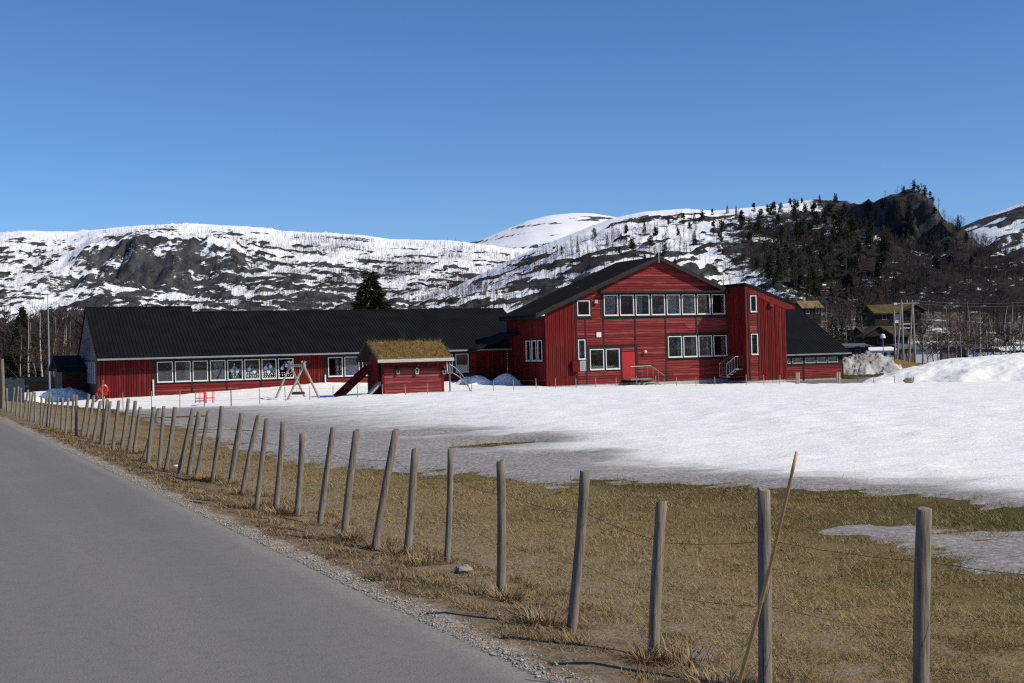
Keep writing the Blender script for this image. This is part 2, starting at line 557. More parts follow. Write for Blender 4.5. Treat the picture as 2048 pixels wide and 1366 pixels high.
def snow_mat():
    t = NT('spring_snow')
    d = t.attr('dirt')
    p = t.pos()
    ps = t.pos((0.45, 1.25, 1.0), 0.15)
    n1 = t.noise(ps, 2.6, 6, 0.65); n2 = t.noise(p, 14.0, 5, 0.65); n3 = t.noise(ps, 0.35, 4, 0.55)
    dd = t.math('MULTIPLY_ADD', t.math('SUBTRACT', n1, 0.5), 0.9, d)
    dd = t.math('MULTIPLY_ADD', t.math('SUBTRACT', n3, 0.5), 0.7, dd)
    dd = t.math('MULTIPLY_ADD', t.math('SUBTRACT', n2, 0.5), 0.5, dd)
    clean = t.mix(n1, (0.77, 0.765, 0.735), (0.88, 0.875, 0.84))
    dirty = t.ramp(n2, [(0.3, (0.13, 0.118, 0.105)), (0.55, (0.29, 0.272, 0.25)), (0.75, (0.47, 0.45, 0.42))])
    c = t.mix(t.math('MULTIPLY', t.ramp(dd, [(0.12, 0.0), (0.95, 1.0)]), d, clamp=True), clean, dirty)
    c = t.mix(t.math('MULTIPLY', t.ramp(dd, [(0.35, 0.0), (1.05, 1.0)]), t.ramp(d, [(0.10, 0.0), (0.6, 0.85)])), c, dirty)
    t.bump(t.math('ADD', t.math('MULTIPLY', n1, 1.6), t.math('MULTIPLY', n2, .25)), 0.6, 0.10)
    return t.out(c, 0.7, 0.25)


MAT['snow'] = snow_mat()


def blade_mat(name, stops):
    t = NT(name)
    return t.out(t.ramp(t.attr('hue'), stops), 0.85, 0.15)


MAT['field_blade'] = blade_mat('dead_grass_blades', [(0.0, (0.13, 0.090, 0.028)), (0.4, (0.37, 0.285, 0.145)), (0.6, (0.235, 0.168, 0.065)), (0.8, (0.110, 0.096, 0.020)), (1.0, (0.070, 0.074, 0.012))])
MAT['verge_blade'] = blade_mat('brown_verge_blades', [(0.0, (0.055, 0.036, 0.020)), (0.35, (0.17, 0.115, 0.058)), (0.7, (0.31, 0.22, 0.115)), (0.9, (0.40, 0.31, 0.17)), (1.0, (0.11, 0.10, 0.03))])
MAT['turf_blade'] = blade_mat('turf_roof_blades', [(0.0, (0.085, 0.050, 0.020)), (0.5, (0.19, 0.125, 0.055)), (0.85, (0.29, 0.205, 0.105)), (1.0, (0.10, 0.090, 0.02))])
#PART2
# ------------------------------------------------------------------ ground
def spaced(*segs):
    out = []
    for a, b, st in segs:
        out += list(np.arange(a, b, st))
    return np.array(out + [segs[-1][1]])


def grid_mesh(name, xs, ys, Z, mat, attrs=None, keep=None):
    X, Y = np.meshgrid(xs, ys)
    nx, ny = len(xs), len(ys)
    idx = np.arange(nx * ny).reshape(ny, nx)
    F = np.stack([idx[:-1, :-1], idx[:-1, 1:], idx[1:, 1:], idx[1:, :-1]], -1).reshape(-1, 4)
    V = np.stack([X, Y, Z], -1).reshape(-1, 3)
    attrs = {k: np.asarray(a).ravel() for k, a in (attrs or {}).items()}
    if keep is not None:
        kf = keep.ravel()[F].any(1)
        F = F[kf]
        used = np.zeros(len(V), bool); used[F.ravel()] = True
        remap = np.cumsum(used) - 1
        V = V[used]; F = remap[F]; attrs = {k: a[used] for k, a in attrs.items()}
    return np_mesh(name, V, F, mat, attrs, True)


gx = spaced((-4000, -300, 150), (-300, -50, 10), (-50, 45, 0.45), (45, 220, 6), (220, 4000, 140))
gy = spaced((-900, -20, 40), (-20, 4, 2), (4, 32, 0.2), (32, 130, 0.8), (130, 420, 5), (420, 5000, 120))
GX, GY = np.meshgrid(gx, gy)
ground = link(bpy.data.objects.new('ground', grid_mesh('ground', gx, gy, ground_z(GX, GY), MAT['ground'],
                                                       {'far': np.maximum(smooth(108, 125, GY), smooth(-40, -70, GY))})))
tag(ground, 'dead yellow-brown spring grass of the open field', kind='structure')

# road: a slab of asphalt along the edge line, slightly ragged edge
rs = np.concatenate([np.arange(-60, 4, 4), np.arange(4, 40, 0.12), np.arange(40, 160, 2)])
rq = np.array([-6.2, -6.15, -4.5, -3.0, -1.5, -0.6, -0.25, 0.0, 0.012])
Vr = []
for s_ in rs:
    j = 0.030 * float(noise2(s_ * 1.7, 0.3, 21)) + 0.035 * float(noise2(s_ * 0.45, 4.3, 22))
    for k, q_ in enumerate(rq):
        qq = q_ + (j if k >= 6 else 0)
        zz = 0.0 if k not in (0, 8) else -0.12
        if k == 7: zz = -0.006
        Vr.append((3.45 - 0.436 * s_ + 0.9 * qq, 0.9 * s_ + 0.436 * qq, zz))
nq = len(rq)
Fr = [(i * nq + k, i * nq + k + 1, (i + 1) * nq + k + 1, (i + 1) * nq + k) for i in range(len(rs) - 1) for k in range(nq - 1)]
road = link(bpy.data.objects.new('road', np_mesh('road', Vr, Fr, MAT['asphalt'])))
tag(road, 'grey asphalt road running away beside the post fence', kind='structure')

# ------------------------------------------------------------------ snow field
edge_px = [(2300, 1042), (2048, 1018), (1900, 1001), (1780, 986), (1560, 976), (1380, 970), (1250, 962), (1150, 966), (1020, 958), (870, 940),
           (700, 936), (580, 916), (480, 893), (420, 872), (345, 846), (290, 832), (235, 820), (180, 809), (120, 800), (40, 792), (-60, 786)]
EDGE = np.array([[*ground_hit(u, v)[:2]] for u, v in edge_px])
INSIDE = np.vstack([EDGE, [[-70, 150], [110, 150], [110, EDGE[0, 1]]]])


def seg_dist(px, py, P, closed=False):
    best = np.full(px.shape, 1e9)
    n = len(P)
    for i in range(n if closed else n - 1):
        a, b = P[i], P[(i + 1) % n]
        d = b - a
        t = np.clip(((px - a[0]) * d[0] + (py - a[1]) * d[1]) / (d @ d), 0, 1)
        best = np.minimum(best, np.hypot(px - a[0] - t * d[0], py - a[1] - t * d[1]))
    return best


def in_poly(px, py, P):
    c = np.zeros(px.shape, bool)
    n = len(P)
    for i in range(n):
        a, b = P[i], P[(i + 1) % n]
        if a[1] == b[1]: continue
        hit = ((a[1] > py) != (b[1] > py)) & (px < (b[0] - a[0]) * (py - a[1]) / (b[1] - a[1]) + a[0])
        c ^= hit
    return c


def blob(x, y, u, v, ru, rv):
    """soft ellipse on the field around the spot seen at (u, v)"""
    p = ground_hit(u, v)
    rx = ru * p.y / FPX
    ry = rv * p.y * p.y / (FPX * 1.95)
    return np.exp(-(((x - p.x + 0.35 * (y - p.y) * 0) / rx) ** 2 + ((y - p.y) / ry) ** 2))


PATCH = np.array([[*ground_hit(u, v)[:2]] for u, v in [(1690, 1056), (1800, 1058), (1900, 1068), (1985, 1078), (2060, 1072), (2200, 1090), (2200, 1180),
                                                       (2048, 1152), (1980, 1136), (1890, 1112), (1800, 1088), (1720, 1072)]])
PATCH2 = np.array([[*ground_hit(u, v)[:2]] for u, v in [(1990, 1066), (2200, 1058), (2200, 1072), (2020, 1074)]])


def snow_depth(x, y):
    d = seg_dist(x, y, EDGE) * np.where(in_poly(x, y, INSIDE), 1, -1)
    n = fbm(x * 0.9, y * 0.9, 4, 31)
    nf = fbm(x * 3.1, y * 3.1, 3, 37)
    dn = d + 0.75 * n * np.clip(0.4 + np.abs(y) / 40, 0, 1.5) + 0.22 * nf
    full = np.interp(x, [-40, -13, -7, 9, 20, 30, 60], [0.22, 0.26, 0.45, 0.45, 0.34, 0.16, 0.12])
    t = np.where(dn > 0, full * (1 - np.exp(-(np.clip(dn, 0, 99) / 13.0) ** 1.7)) + 0.03 * (1 - np.exp(-dn / 0.6)), 0.05 * dn)
    fall = smooth(76, 88, y + 0.45 * x * 0)
    a, b = world_ab(x, y)
    t = t * (1 - (0.62 + 0.30 * smooth(-2, 1.5, a)) * fall)
    wall = np.interp(a, [-40, -33, -30, -24, -19, -15, -11, -7, -3, 2], [0.0, 0.1, 0.30, 0.38, 0.62, 0.78, 0.62, 0.55, 0.5, 0.2])
    t = t + wall * np.exp(-np.clip(7.0 - b, 0, 99) / 3.2) * smooth(60, 78, y) * (a < 3)
    # bare spots melting through
    t = t - 0.27 * blob(x, y, 1000, 889, 95, 5.5) - 0.12 * blob(x, y, 1125, 910, 60, 3) - 0.15 * blob(x, y, 480, 862, 75, 3.0) - 0.16 * blob(x, y, 350, 836, 55, 4)
    t = t - 0.10 * blob(x, y, 900, 873, 40, 3)
    # left-over patches on the grass
    for P, th in ((PATCH, 0.045), (PATCH2, 0.035)):
        dp = seg_dist(x, y, P, True) * np.where(in_poly(x, y, P), 1, -1)
        dp = dp + 0.35 * n + 0.16 * nf
        t = np.maximum(t, np.where(dp > 0, th * (1 - np.exp(-dp / 0.35)), 0.05 * dp))
    t = t + (0.012 * nf + 0.03 * n * smooth(2, 12, d)) * np.clip(dn + 0.2, 0, 1)
    yard = smooth(19.5, 21.5, a) * smooth(-5.5, -3.5, b) * smooth(34, 30, a)
    t = t * (1 - yard) - 0.2 * yard
    return t, d, n


sx = np.arange(-48, 62, 0.24)
sy = spaced((9.0, 34, 0.13), (34, 60, 0.22), (60, 122, 0.4))
SX, SY = np.meshgrid(sx, sy)
TH, SD, SN = snow_depth(SX, SY)
lx = np.interp(SX / SY, [-0.45, -0.25, -0.03, 0.12, 0.25, 0.5], [11.0, 13.0, 7.0, 2.0, 0.7, 0.5])
dirt = 1.15 * np.exp(-np.clip(SD, 0, 99) / lx) + 0.55 * np.exp(-((np.clip(TH, 0, 9)) / 0.05) ** 2)
dirt = dirt + np.where(SD < -0.4, 0.25, 0)
dirt = dirt + 0.8 * blob(SX, SY, 1000, 889, 190, 11) + 0.6 * blob(SX, SY, 1130, 911, 130, 8) + 0.5 * blob(SX, SY, 880, 872, 120, 7)
dirt = np.clip(dirt, 0, 1) * smooth(80, 66, SY) + 0.02
SZ = ground_z(SX, SY) + TH + 0.004
snow = link(bpy.data.objects.new('snow_field', grid_mesh('snow_field', sx, sy, SZ, MAT['snow'], {'dirt': dirt}, keep=(TH > -0.012))))
tag(snow, 'melting snow cover with a dirty grey edge on the field', 'snow', kind='stuff')


def surface_z(x, y):
    x = np.asarray(x, float); y = np.asarray(y, float)
    t, _, _ = snow_depth(np.atleast_1d(x), np.atleast_1d(y))
    r = ground_z(np.atleast_1d(x), np.atleast_1d(y)) + np.maximum(t, 0)
    return r if x.ndim else float(r[0])


def mound(name, cx, cy, rx, ry, h, rot, dirt_amt, seed, label, cat, mat='snow', lump=0.2, base=-1.5, power=1.0, ns=90):
    """a heap as a closed heightfield on an oval footprint"""
    g = np.linspace(-1, 1, ns)
    U, W = np.meshgrid(g, g)
    r = np.hypot(U, W) * (1 + 0.16 * fbm(U * 2, W * 2, 3, seed))
    prof = np.clip(1 - r ** 2, 0, 1) ** power
    x = U * rx; y = W * ry
    zz = h * prof + lump * (fbm(x * 0.45, y * 0.45, 3, seed + 4, 0.6) + 0.35 * fbm(x * 2.6, y * 2.6, 3, seed + 6, 0.7)) * np.clip(prof * 3, 0, 1)
    zz = np.where(r < 1, zz, -0.6)
    c, s = math.cos(rot), math.sin(rot)
    V = np.stack([x * c - y * s, x * s + y * c, zz], -1).reshape(-1, 3)
    idx = np.arange(ns * ns).reshape(ns, ns)
    F = np.stack([idx[:-1, :-1], idx[:-1, 1:], idx[1:, 1:], idx[1:, :-1]], -1).reshape(-1, 4)
    F = F[(r.ravel()[F] < 1.12).any(1)]
    dz = np.clip(dirt_amt + 0.5 * dirt_amt * fbm(x * .5, y * .5, 3, seed + 9), 0, 1)
    me = np_mesh(name, V, F, MAT[mat], {'dirt': dz.ravel()}, True)
    o = link(bpy.data.objects.new(name, me), None, (cx, cy, base))
    tag(o, label, cat)
    return o


# heaps of cleared snow
p = at(1935, 740, 92)
mound('snow_bank', 38.9, 96, 14.3, 8.0, 2.22, 0.15, 0.18, 41, 'long high bank of cleared white snow right of the black-roofed hall', 'snow bank', base=-1.75, lump=0.10, power=0.8, ns=190)
p = at(1728, 735, 112)
mound('dirty_snow_pile', p.x, 113, 3.9, 3.0, 2.0, 0.0, 0.85, 43, 'dirty grey snow pile just right of the black-roofed hall', 'snow pile', base=-1.45, lump=0.45, power=0.7)
p = at(1782, 725, 122)
mound('grass_mound', p.x, 124, 4.4, 2.6, 1.30, 0.0, 0.0, 44, 'low mound of yellow dry grass behind the dirty snow pile', 'mound', mat='turf', base=-1.35, lump=0.08)
x_, y_ = ab_world(-32.0, 12.5)
mound('snow_heap', x_, y_, 2.4, 1.8, 0.9, 0.3, 0.05, 45, 'shaded bluish snow heap by the grey gable end', 'snow heap', base=-1.05, lump=0.15)
x_, y_ = ab_world(-36.4, 8.0)
mound('snow_heap', x_, y_, 2.6, 2.0, 0.3, 0.1, 0.05, 46, 'bright snow heap behind the flagpole', 'snow heap', base=-0.75, lump=0.12)
x_, y_ = ab_world(-3.9, 4.6)
mound('snow_heap', x_, y_, 2.0, 1.1, 0.95, SCH_ROT, 0.03, 47, 'shaded snow heap in the dark corner below the porch roof', 'snow heap', base=-1.05, lump=0.12)
x_, y_ = ab_world(-1.4, 4.4)
mound('snow_heap', x_, y_, 1.4, 1.0, 1.0, SCH_ROT, 0.03, 48, 'rounded shaded snow heap against the side wall with three windows', 'snow heap', base=-1.05, lump=0.12)

# paved school yard and dry strip on its far side
yd = MB()
yd.prism([ab_world(19.4, -9), ab_world(36, -9), ab_world(36, 10), ab_world(29.2, 10), ab_world(29.2, -0.4), ab_world(19.4, -0.4)], 2, -1.9, -1.30)
yard = yd.build('yard', MAT['asphalt'])
tag(yard, 'grey paved yard in front of the hall', kind='structure')
dg = MB()
pa, pb = at(1684, 752, 108), at(1760, 753, 108)
for i in range(14):
    t0, t1 = i / 14, (i + 1) / 14
    dg.box(pa.x + (pb.x - pa.x) * t0, pa.x + (pb.x - pa.x) * t1 - .003, 107.4, 108.9, -1.7, -1.14 + 0.05 * math.sin(i * 2.1))
strip = dg.build('dry_grass_strip', MAT['turf'])
tag(strip, 'narrow strip of dry grass along the far side of the yard', kind='structure')


# ------------------------------------------------------------------ hills
class Hill:
    def __init__(s, xs, ys, Z):
        s.xs, s.ys, s.Z = xs, ys, Z

    def h(s, x, y):
        x = np.asarray(x, float); y = np.asarray(y, float)
        i = np.clip((x - s.xs[0]) / (s.xs[1] - s.xs[0]), 0, len(s.xs) - 1.001)
        j = np.clip((y - s.ys[0]) / (s.ys[1] - s.ys[0]), 0, len(s.ys) - 1.001)
        i0, j0 = i.astype(int), j.astype(int); fx, fy = i - i0, j - j0
        Z = s.Z
        return (Z[j0, i0] * (1 - fx) + Z[j0, i0 + 1] * fx) * (1 - fy) + (Z[j0 + 1, i0] * (1 - fx) + Z[j0 + 1, i0 + 1] * fx) * fy

    def hit(s, u, v):
        x, z = ray(u, v)
        d = np.arange(s.ys[0], s.ys[-1], 1.5)
        below = (EYE + z * d) < s.h(x * d, d)
        if not below.any(): return None
        k = int(np.argmax(below))
        return Vector((x * d[k], d[k], float(s.h(np.array(x * d[k]), np.array(d[k])))))


def ridge_of(px, dist):
    P = np.array([[*at(u, v, dist if np.isscalar(dist) else float(np.interp(u, *dist)))] for u, v in px])
    return P[:, 0], P[:, 2]


def terrace(z, step, sharp, warp):
    h = (z + warp) / step
    k = np.floor(h); f = h - k
    return (k + smooth(0.5 - 0.5 * (1 - sharp), 0.5 + 0.5 * (1 - sharp), f)) * step - warp


def build_hill(name, xs, ys, Z, mat, rock, heath, label):
    me = grid_mesh(name, xs, ys, Z, mat, {'rock': rock, 'heath': heath})
    o = link(bpy.data.objects.new(name, me))
    tag(o, label, kind='structure')
    return Hill(xs, ys, Z)


def slope_of(Z, xs, ys):
    gy_, gx_ = np.gradient(Z, ys, xs)
    return np.hypot(gx_, gy_)


# far snowy mountain across the left half
xs = np.arange(-1150, 520, 2.6); ys = np.arange(930, 1560, 2.6)
X, Y = np.meshgrid(xs, ys)
rx_, rz_ = ridge_of([(-700, 470), (-300, 468), (-100, 466), (0, 466), (60, 461), (160, 464), (250, 453), (380, 445), (450, 451), (600, 462), (730, 470), (780, 478),
                     (900, 481), (960, 487), (1030, 497), (1120, 500), (1250, 505), (1600, 520)], 1350)
zr = np.interp(X, rx_, rz_)
tt = (Y - 960) / (1350 - 960)
ux = X / 1180 * FPX + 1024 + 8      # rough picture column of the cliff belt
cl = smooth(60, 230, ux + 60 * fbm(X / 50, Y / 50, 3, 58)) * smooth(580, 450, ux + 60 * fbm(X / 50, Y / 50, 3, 68))
p_soft = np.interp(tt, [-0.2, 0, 0.35, 0.62, 0.8, 1.0, 1.3, 1.6], [0.0, 0.10, 0.42, 0.70, 0.87, 1.0, 0.93, 0.7])
p_clf = np.interp(tt + 0.03 * fbm(X / 70, Y / 70, 3, 57), [-0.2, 0, 0.36, 0.46, 0.60, 0.8, 1.0, 1.3, 1.6], [0.0, 0.10, 0.40, 0.50, 0.79, 0.90, 1.0, 0.93, 0.7])
prof = p_soft * (1 - cl) + p_clf * cl
base = zr * prof
amp = np.clip(1.05 - tt, 0.10, 1) ** 0.8
nz = fbm(X / 95, Y / 95, 5, 51, 0.55)
Z = base + 6.0 * nz * amp
lm = smooth(1.02, 0.70, tt) * (0.25 + 0.85 * smooth(-0.3, 0.3, fbm(X / 170, Y / 170, 2, 59)))
ledge1 = fbm(X / 78, Y / 60, 6, 53, 0.66); ledge2 = fbm(X / 30, Y / 24, 5, 54, 0.68); ledge3 = fbm(X / 14, Y / 12, 3, 55, 0.65)
strata = fbm(X / 34 + 0.7 * ledge1, (Z + 0.10 * X) / 4.6, 6, 53, 0.68)
dens = 0.62 * smooth(0.95, 0.35, tt) + 0.35 * fbm(X / 120, Y / 120, 2, 59) - 0.72
outc = smooth(-0.10, 0.12, strata + dens)
Z = Z + 1.5 * outc + lm * (1.6 * ledge2 + 1.0 * ledge3)
Z = Z + cl * smooth(0.36, 0.48, tt) * smooth(0.66, 0.56, tt) * 7 * fbm(X / 22, Y / 90, 4, 56, .6)
Z = Z + 1.2 * fbm(X / 9, Y / 9, 3, 61) * amp
sl = slope_of(Z, xs, ys)
rock = 0.20 + 0.62 * outc
tw = tt + 0.05 * fbm(X / 60, Y / 60, 3, 66)
rock = np.maximum(rock, cl * smooth(0.38, 0.45, tw) * smooth(0.64, 0.57, tw) * (0.62 + 0.55 * fbm(X / 50, Y / 20, 4, 65)))
low = smooth(0.20, -0.02, tt) * smooth(640, 300, ux)
rock = np.maximum(rock, low * 0.8)
rock = rock * smooth(1.05, 0.80, tt) + 0.10 * smooth(0.9, 0.3, tt) + 0.04
MTN = build_hill('mountain', xs, ys, Z, MAT['mountain'], rock, low, 'snow-covered mountain with a broad dark cliff across the left half')

# rounded summit far behind
xs = np.arange(-700, 1500, 12.0); ys = np.arange(2500, 3600, 14.0)
X, Y = np.meshgrid(xs, ys)
rx_, rz_ = ridge_of([(300, 560), (800, 500), (905, 489), (955, 482), (1000, 463), (1055, 441), (1100, 430), (1150, 425), (1185, 426), (1215, 431), (1270, 441), (1400, 470), (1700, 520)], 3000)
tt = (Y - 2500) / 500
Z = np.interp(X, rx_, rz_) * np.interp(tt, [0, 0.6, 1, 1.5, 2.2], [0.45, 0.85, 1, 0.95, 0.6]) + 9 * fbm(X / 160, Y / 160, 4, 71) * np.clip(1.05 - tt, 0.08, 1)
rock = 0.62 * smooth(-.05, .12, fbm(X / 150, Z / 14, 4, 72, .6) - .42 + .25 * smooth(.8, .5, tt)) + 0.05
SUMMIT = build_hill('summit_hill', xs, ys, Z, MAT['mountain'], rock, rock * 0, 'rounded white summit in the far distance above the school roof')

# wooded hill with the crag, behind the school and the cabins
xs = np.arange(-120, 420, 1.5); ys = np.arange(300, 760, 1.5)
X, Y = np.meshgrid(xs, ys)
DC = ([0, 1400, 1700, 1760, 1900, 2100], [650, 650, 600, 560, 548, 545])
hp = [(500, 660), (780, 632), (850, 604), (900, 577), (960, 549), (1020, 520), (1080, 493), (1150, 464), (1221, 437), (1286, 423), (1330, 420), (1373, 417), (1427, 421), (1481, 416), (1562, 408), (1633, 398), (1697, 401),
      (1716, 405), (1724, 400), (1738, 396), (1752, 394), (1766, 397), (1784, 388), (1797, 388), (1806, 381), (1818, 377), (1829, 377), (1840, 384), (1851, 386), (1859, 398), (1869, 407), (1878, 428), (1887, 441), (1902, 451), (1914, 468), (1930, 488), (1952, 522), (1985, 580), (2040, 625), (2200, 650)]
rx_, rz_ = ridge_of(hp, DC)
zr = np.interp(X, rx_, rz_)
yr = np.interp(X, rx_, [np.interp(u, *DC) for u, v in hp])
foot = np.interp(X, [-120, 80, 150, 420], [395, 390, 345, 335])
tt = (Y - foot) / (yr - foot)
ux = X / 560 * FPX + 1024
crag = smooth(1640, 1740, ux)
zf = np.maximum(ground_z(X, np.minimum(Y, 400)), 2)
p_l = np.interp(tt, [-0.3, 0, 0.3, 0.65, 1, 1.3, 2], [-0.25, 0.0, 0.30, 0.66, 1, 1.0, 0.85])
p_c = np.interp(tt + 0.02 * fbm(X / 20, Y / 20, 3, 85), [-0.3, 0, 0.35, 0.62, 0.80, 0.90, 0.96, 1.0, 1.15, 2], [-0.25, 0, 0.20, 0.42, 0.56, 0.62, 0.92, 1, 0.97, 0.4])
Z = zf + (zr - zf) * (p_l * (1 - crag) + p_c * crag)
amp = np.clip(1.04 - tt, 0.06, 1) * smooth(-0.1, 0.15, tt)
Z = Z + 4.5 * fbm(X / 52, Y / 52, 5, 81, 0.5) * amp
l1 = fbm(X / 40, Y / 30, 5, 83, .6); l2 = fbm(X / 15, Y / 12, 4, 87, .62)
tm = smooth(1.0, 0.85, tt) * smooth(-.1, .1, tt)
strata = fbm(X / 24 + .6 * l1, (Z - 0.16 * X) / 3.6, 6, 82, .62)
dens = 0.45 * smooth(1.0, .3, tt) + 0.4 * fbm(X / 60, Y / 60, 2, 92) - 0.56
outc = smooth(-.10, .14, strata + dens)
Z = Z + tm * (1.2 * outc + 1.2 * l1 + .9 * l2) + 0.7 * fbm(X / 5, Y / 5, 3, 84) * amp
Z = Z + crag * (6.5 * fbm(X / 13, Y / 34, 5, 86, .62) + 2.4 * fbm(X / 4, Y / 9, 3, 89)) * smooth(1700, 1760, ux) * smooth(0.55, 0.80, tt) * smooth(0.985, 0.93, tt)
sl = slope_of(Z, xs, ys)
rock = 0.15 + 0.66 * outc
woods = smooth(1330, 1560, ux + 60 * fbm(X / 30, Y / 30, 2, 90)) * smooth(0.97, 0.78, tt)
rock = np.maximum(rock, woods * (0.66 + 0.34 * fbm(X / 16, (Z - .1 * X) / 5, 3, 91)))
rock = np.maximum(rock, crag * smooth(0.60, 0.72, tt) * 1.0)
rock = np.maximum(rock, smooth(1300, 1480, ux) * smooth(0.75, 0.45, tt) * 0.60)
rock = rock * smooth(1.06, 0.86, tt - crag * 0.3) + 0.06
heath = woods * smooth(0.75, 0.55, tt) * 0.9
CRAG = build_hill('wooded_hill', xs, ys, Z, MAT['crag'], rock, heath, 'dark wooded hill rising to a bare rock crag behind the school')

# hillside beyond the ravine at the right edge
xs = np.arange(250, 900, 3.0); ys = np.arange(620, 1200, 3.0)
X, Y = np.meshgrid(xs, ys)
rx_, rz_ = ridge_of([(1600, 600), (1800, 540), (1900, 492), (1930, 478), (1960, 458), (2000, 441), (2048, 416), (2150, 372), (2400, 320), (2800, 300)], 900)
tt = (Y - 640) / 260
Z = np.interp(X, rx_, rz_) * np.interp(tt, [-.2, 0, 0.5, 1, 1.5, 2.2], [0.02, 0.08, 0.56, 1, 0.98, 0.8])
amp = np.clip(1.04 - tt, 0.08, 1)
Z = Z + 7 * fbm(X / 70, Y / 70, 4, 101) * amp
l1 = fbm(X / 45, Y / 35, 5, 103, .6); Z = Z + np.clip(1.05 - tt, .1, 1) * (6 * smooth(-.05, .05, l1 + .15) + 5 * smooth(-.06, .06, l1 - .2) - 4)
rock = 0.22 + 0.6 * smooth(-.1, .15, fbm(X / 34, (Z - .3 * X) / 7, 5, 104, .62) - .12)
heath = smooth(0.55, 0.1, tt)
rock = np.maximum(rock, heath * 0.75)
EAST = build_hill('hillside', xs, ys, Z, MAT['mountain'], rock, heath, 'snow-streaked hillside beyond the ravine at the right edge')

# the other side of the valley, behind the road (seen only mirrored in the windows)
xs = np.arange(-900, 1200, 25.0); ys = np.arange(-950, -240, 20.0)
X, Y = np.meshgrid(xs, ys)
Z = 85 * smooth(-250, -700, Y) + 14 * fbm(X / 150, Y / 150, 4, 111)
rock = 0.62 + 0.25 * fbm(X / 80, Y / 80, 3, 112)
build_hill('valley_side', xs, ys, Z, MAT['crag'], rock, rock * 0 + 0.8, 'wooded side of the valley across the road')
#PART3
# ------------------------------------------------------------------ building kit
def fb(u, v, a):
    """photo pixel on the vertical plane a -> (b, height above SCH_Z)"""
    x, z = ray(u, v)
    q = ORG + a * EA
    b = (x * q[1] - q[0]) / (EB[0] - x * EB[1])
    return b, EYE + z * (q[1] + b * EB[1]) - SCH_Z


def rect_minus(r, holes):
    a0, a1, z0, z1 = r
    hs = [h for h in holes if h[0] < a1 and h[1] > a0 and h[2] < z1 and h[3] > z0]
    A = sorted({a0, a1, *[min(max(x, a0), a1) for h in hs for x in h[:2]]})
    Zs = sorted({z0, z1, *[min(max(x, z0), z1) for h in hs for x in h[2:]]})
    out = []
    for i in range(len(A) - 1):
        run = None
        for j in range(len(Zs) - 1):
            ca, cz = (A[i] + A[i + 1]) / 2, (Zs[j] + Zs[j + 1]) / 2
            free = not any(h[0] < ca < h[1] and h[2] < cz < h[3] for h in hs)
            if free and run is None: run = Zs[j]
            if run is not None and (not free or j == len(Zs) - 2):
                out.append((A[i], A[i + 1], run, Zs[j + 1] if free else Zs[j])); run = None
    return out


def split_spans(a0, a1, cuts):
    spans = [(a0, a1)]
    for c0, c1 in cuts:
        nxt = []
        for s0, s1 in spans:
            if c1 <= s0 or c0 >= s1: nxt.append((s0, s1)); continue
            if c0 > s0: nxt.append((s0, c0))
            if c1 < s1: nxt.append((c1, s1))
        spans = nxt
    return [s for s in spans if s[1] - s[0] > 0.05]


H_BOARD = MB().prism([(0, 0), (-0.048, 0), (-0.016, 0.985), (0, 0.985)], 0, 0, 1)
V_BOARD = MB().box(0, 1, -0.022, 0, 0, 1)
V_BOARD2 = MB().box(0, 1, -0.040, 0, 0, 1)
_mesh_cache = {}


def shared(mb, name, mat):
    k = (id(mb), name, mat)
    if k not in _mesh_cache: _mesh_cache[k] = mb.mesh(name, MAT[mat])
    return _mesh_cache[k]


class Cladding:
    """boards of one building: the 300 largest as parts, any rest as one joined part"""

    def __init__(s, parent, name='cladding_board'):
        s.p, s.name, s.items = parent, name, []

    def horiz(s, a0, a1, z0, z1, b, holes, mat, pitch=0.19, lim=None):
        z = z0
        while z < z1 - 0.03:
            h = min(pitch, z1 - z)
            l0, l1 = a0, a1
            if lim: l0, l1 = max(a0, lim(z + h * 0.6)[0]), min(a1, lim(z + h * 0.6)[1])
            cuts = [(o[0], o[1]) for o in holes if o[2] < z + h * 0.72 and o[3] > z + h * 0.28]
            for s0, s1 in split_spans(l0, l1, cuts):
                # long runs are laid from several lengths of board
                n = max(1, int((s1 - s0) / 4.6 + random.random()))
                ed = sorted([s0, s1] + [s0 + (s1 - s0) * (i + random.uniform(-.25, .25)) / n for i in range(1, n)])
                for e0, e1 in zip(ed, ed[1:]):
                    s.items.append(('h', mat, (e0, b, z), (e1 - e0 - 0.004, random.uniform(0.9, 1.25), h), 0.0))
            z += pitch

    def vert(s, a0, a1, z0, ztop, b, holes, mat, pitch=0.16, side=0):
        n = max(1, round((a1 - a0) / pitch)); w = (a1 - a0) / n
        for i in range(n):
            c = a0 + (i + 0.5) * w
            zt = ztop(c) if callable(ztop) else ztop
            cuts = [(o[2], o[3]) for o in holes if o[0] < c < o[1]]
            for s0, s1 in split_spans(z0, zt, cuts):
                bw = w * (0.62 if i % 2 else 0.90)
                kind = 'v2' if i % 2 else 'v'
                if side: s.items.append((kind, mat, (b, c + bw / 2, s0), (bw, 1, s1 - s0), -math.pi / 2))
                else: s.items.append((kind, mat, (c - bw / 2, b, s0), (bw, 1, s1 - s0), 0.0))

    def done(s):
        src = {'h': H_BOARD, 'v': V_BOARD, 'v2': V_BOARD2}
        s.items.sort(key=lambda t: -t[3][0] * t[3][2])
        rest = {}
        for k, (kind, mat, loc, sc, rz) in enumerate(s.items):
            if k < 300:
                inst(s.name, shared(src[kind], s.name, mat), s.p, loc, sc, rz)
            else:
                m = rest.setdefault(mat, MB()); c, n = math.cos(rz), math.sin(rz)
                m.add([(loc[0] + c * x * sc[0] - n * y * sc[1], loc[1] + n * x * sc[0] + c * y * sc[1], loc[2] + z * sc[2]) for x, y, z in src[kind].v], src[kind].f)
        for mat, m in rest.items():
            o = m.build('short_boards', MAT[mat], s.p); o['kind'] = 'stuff'


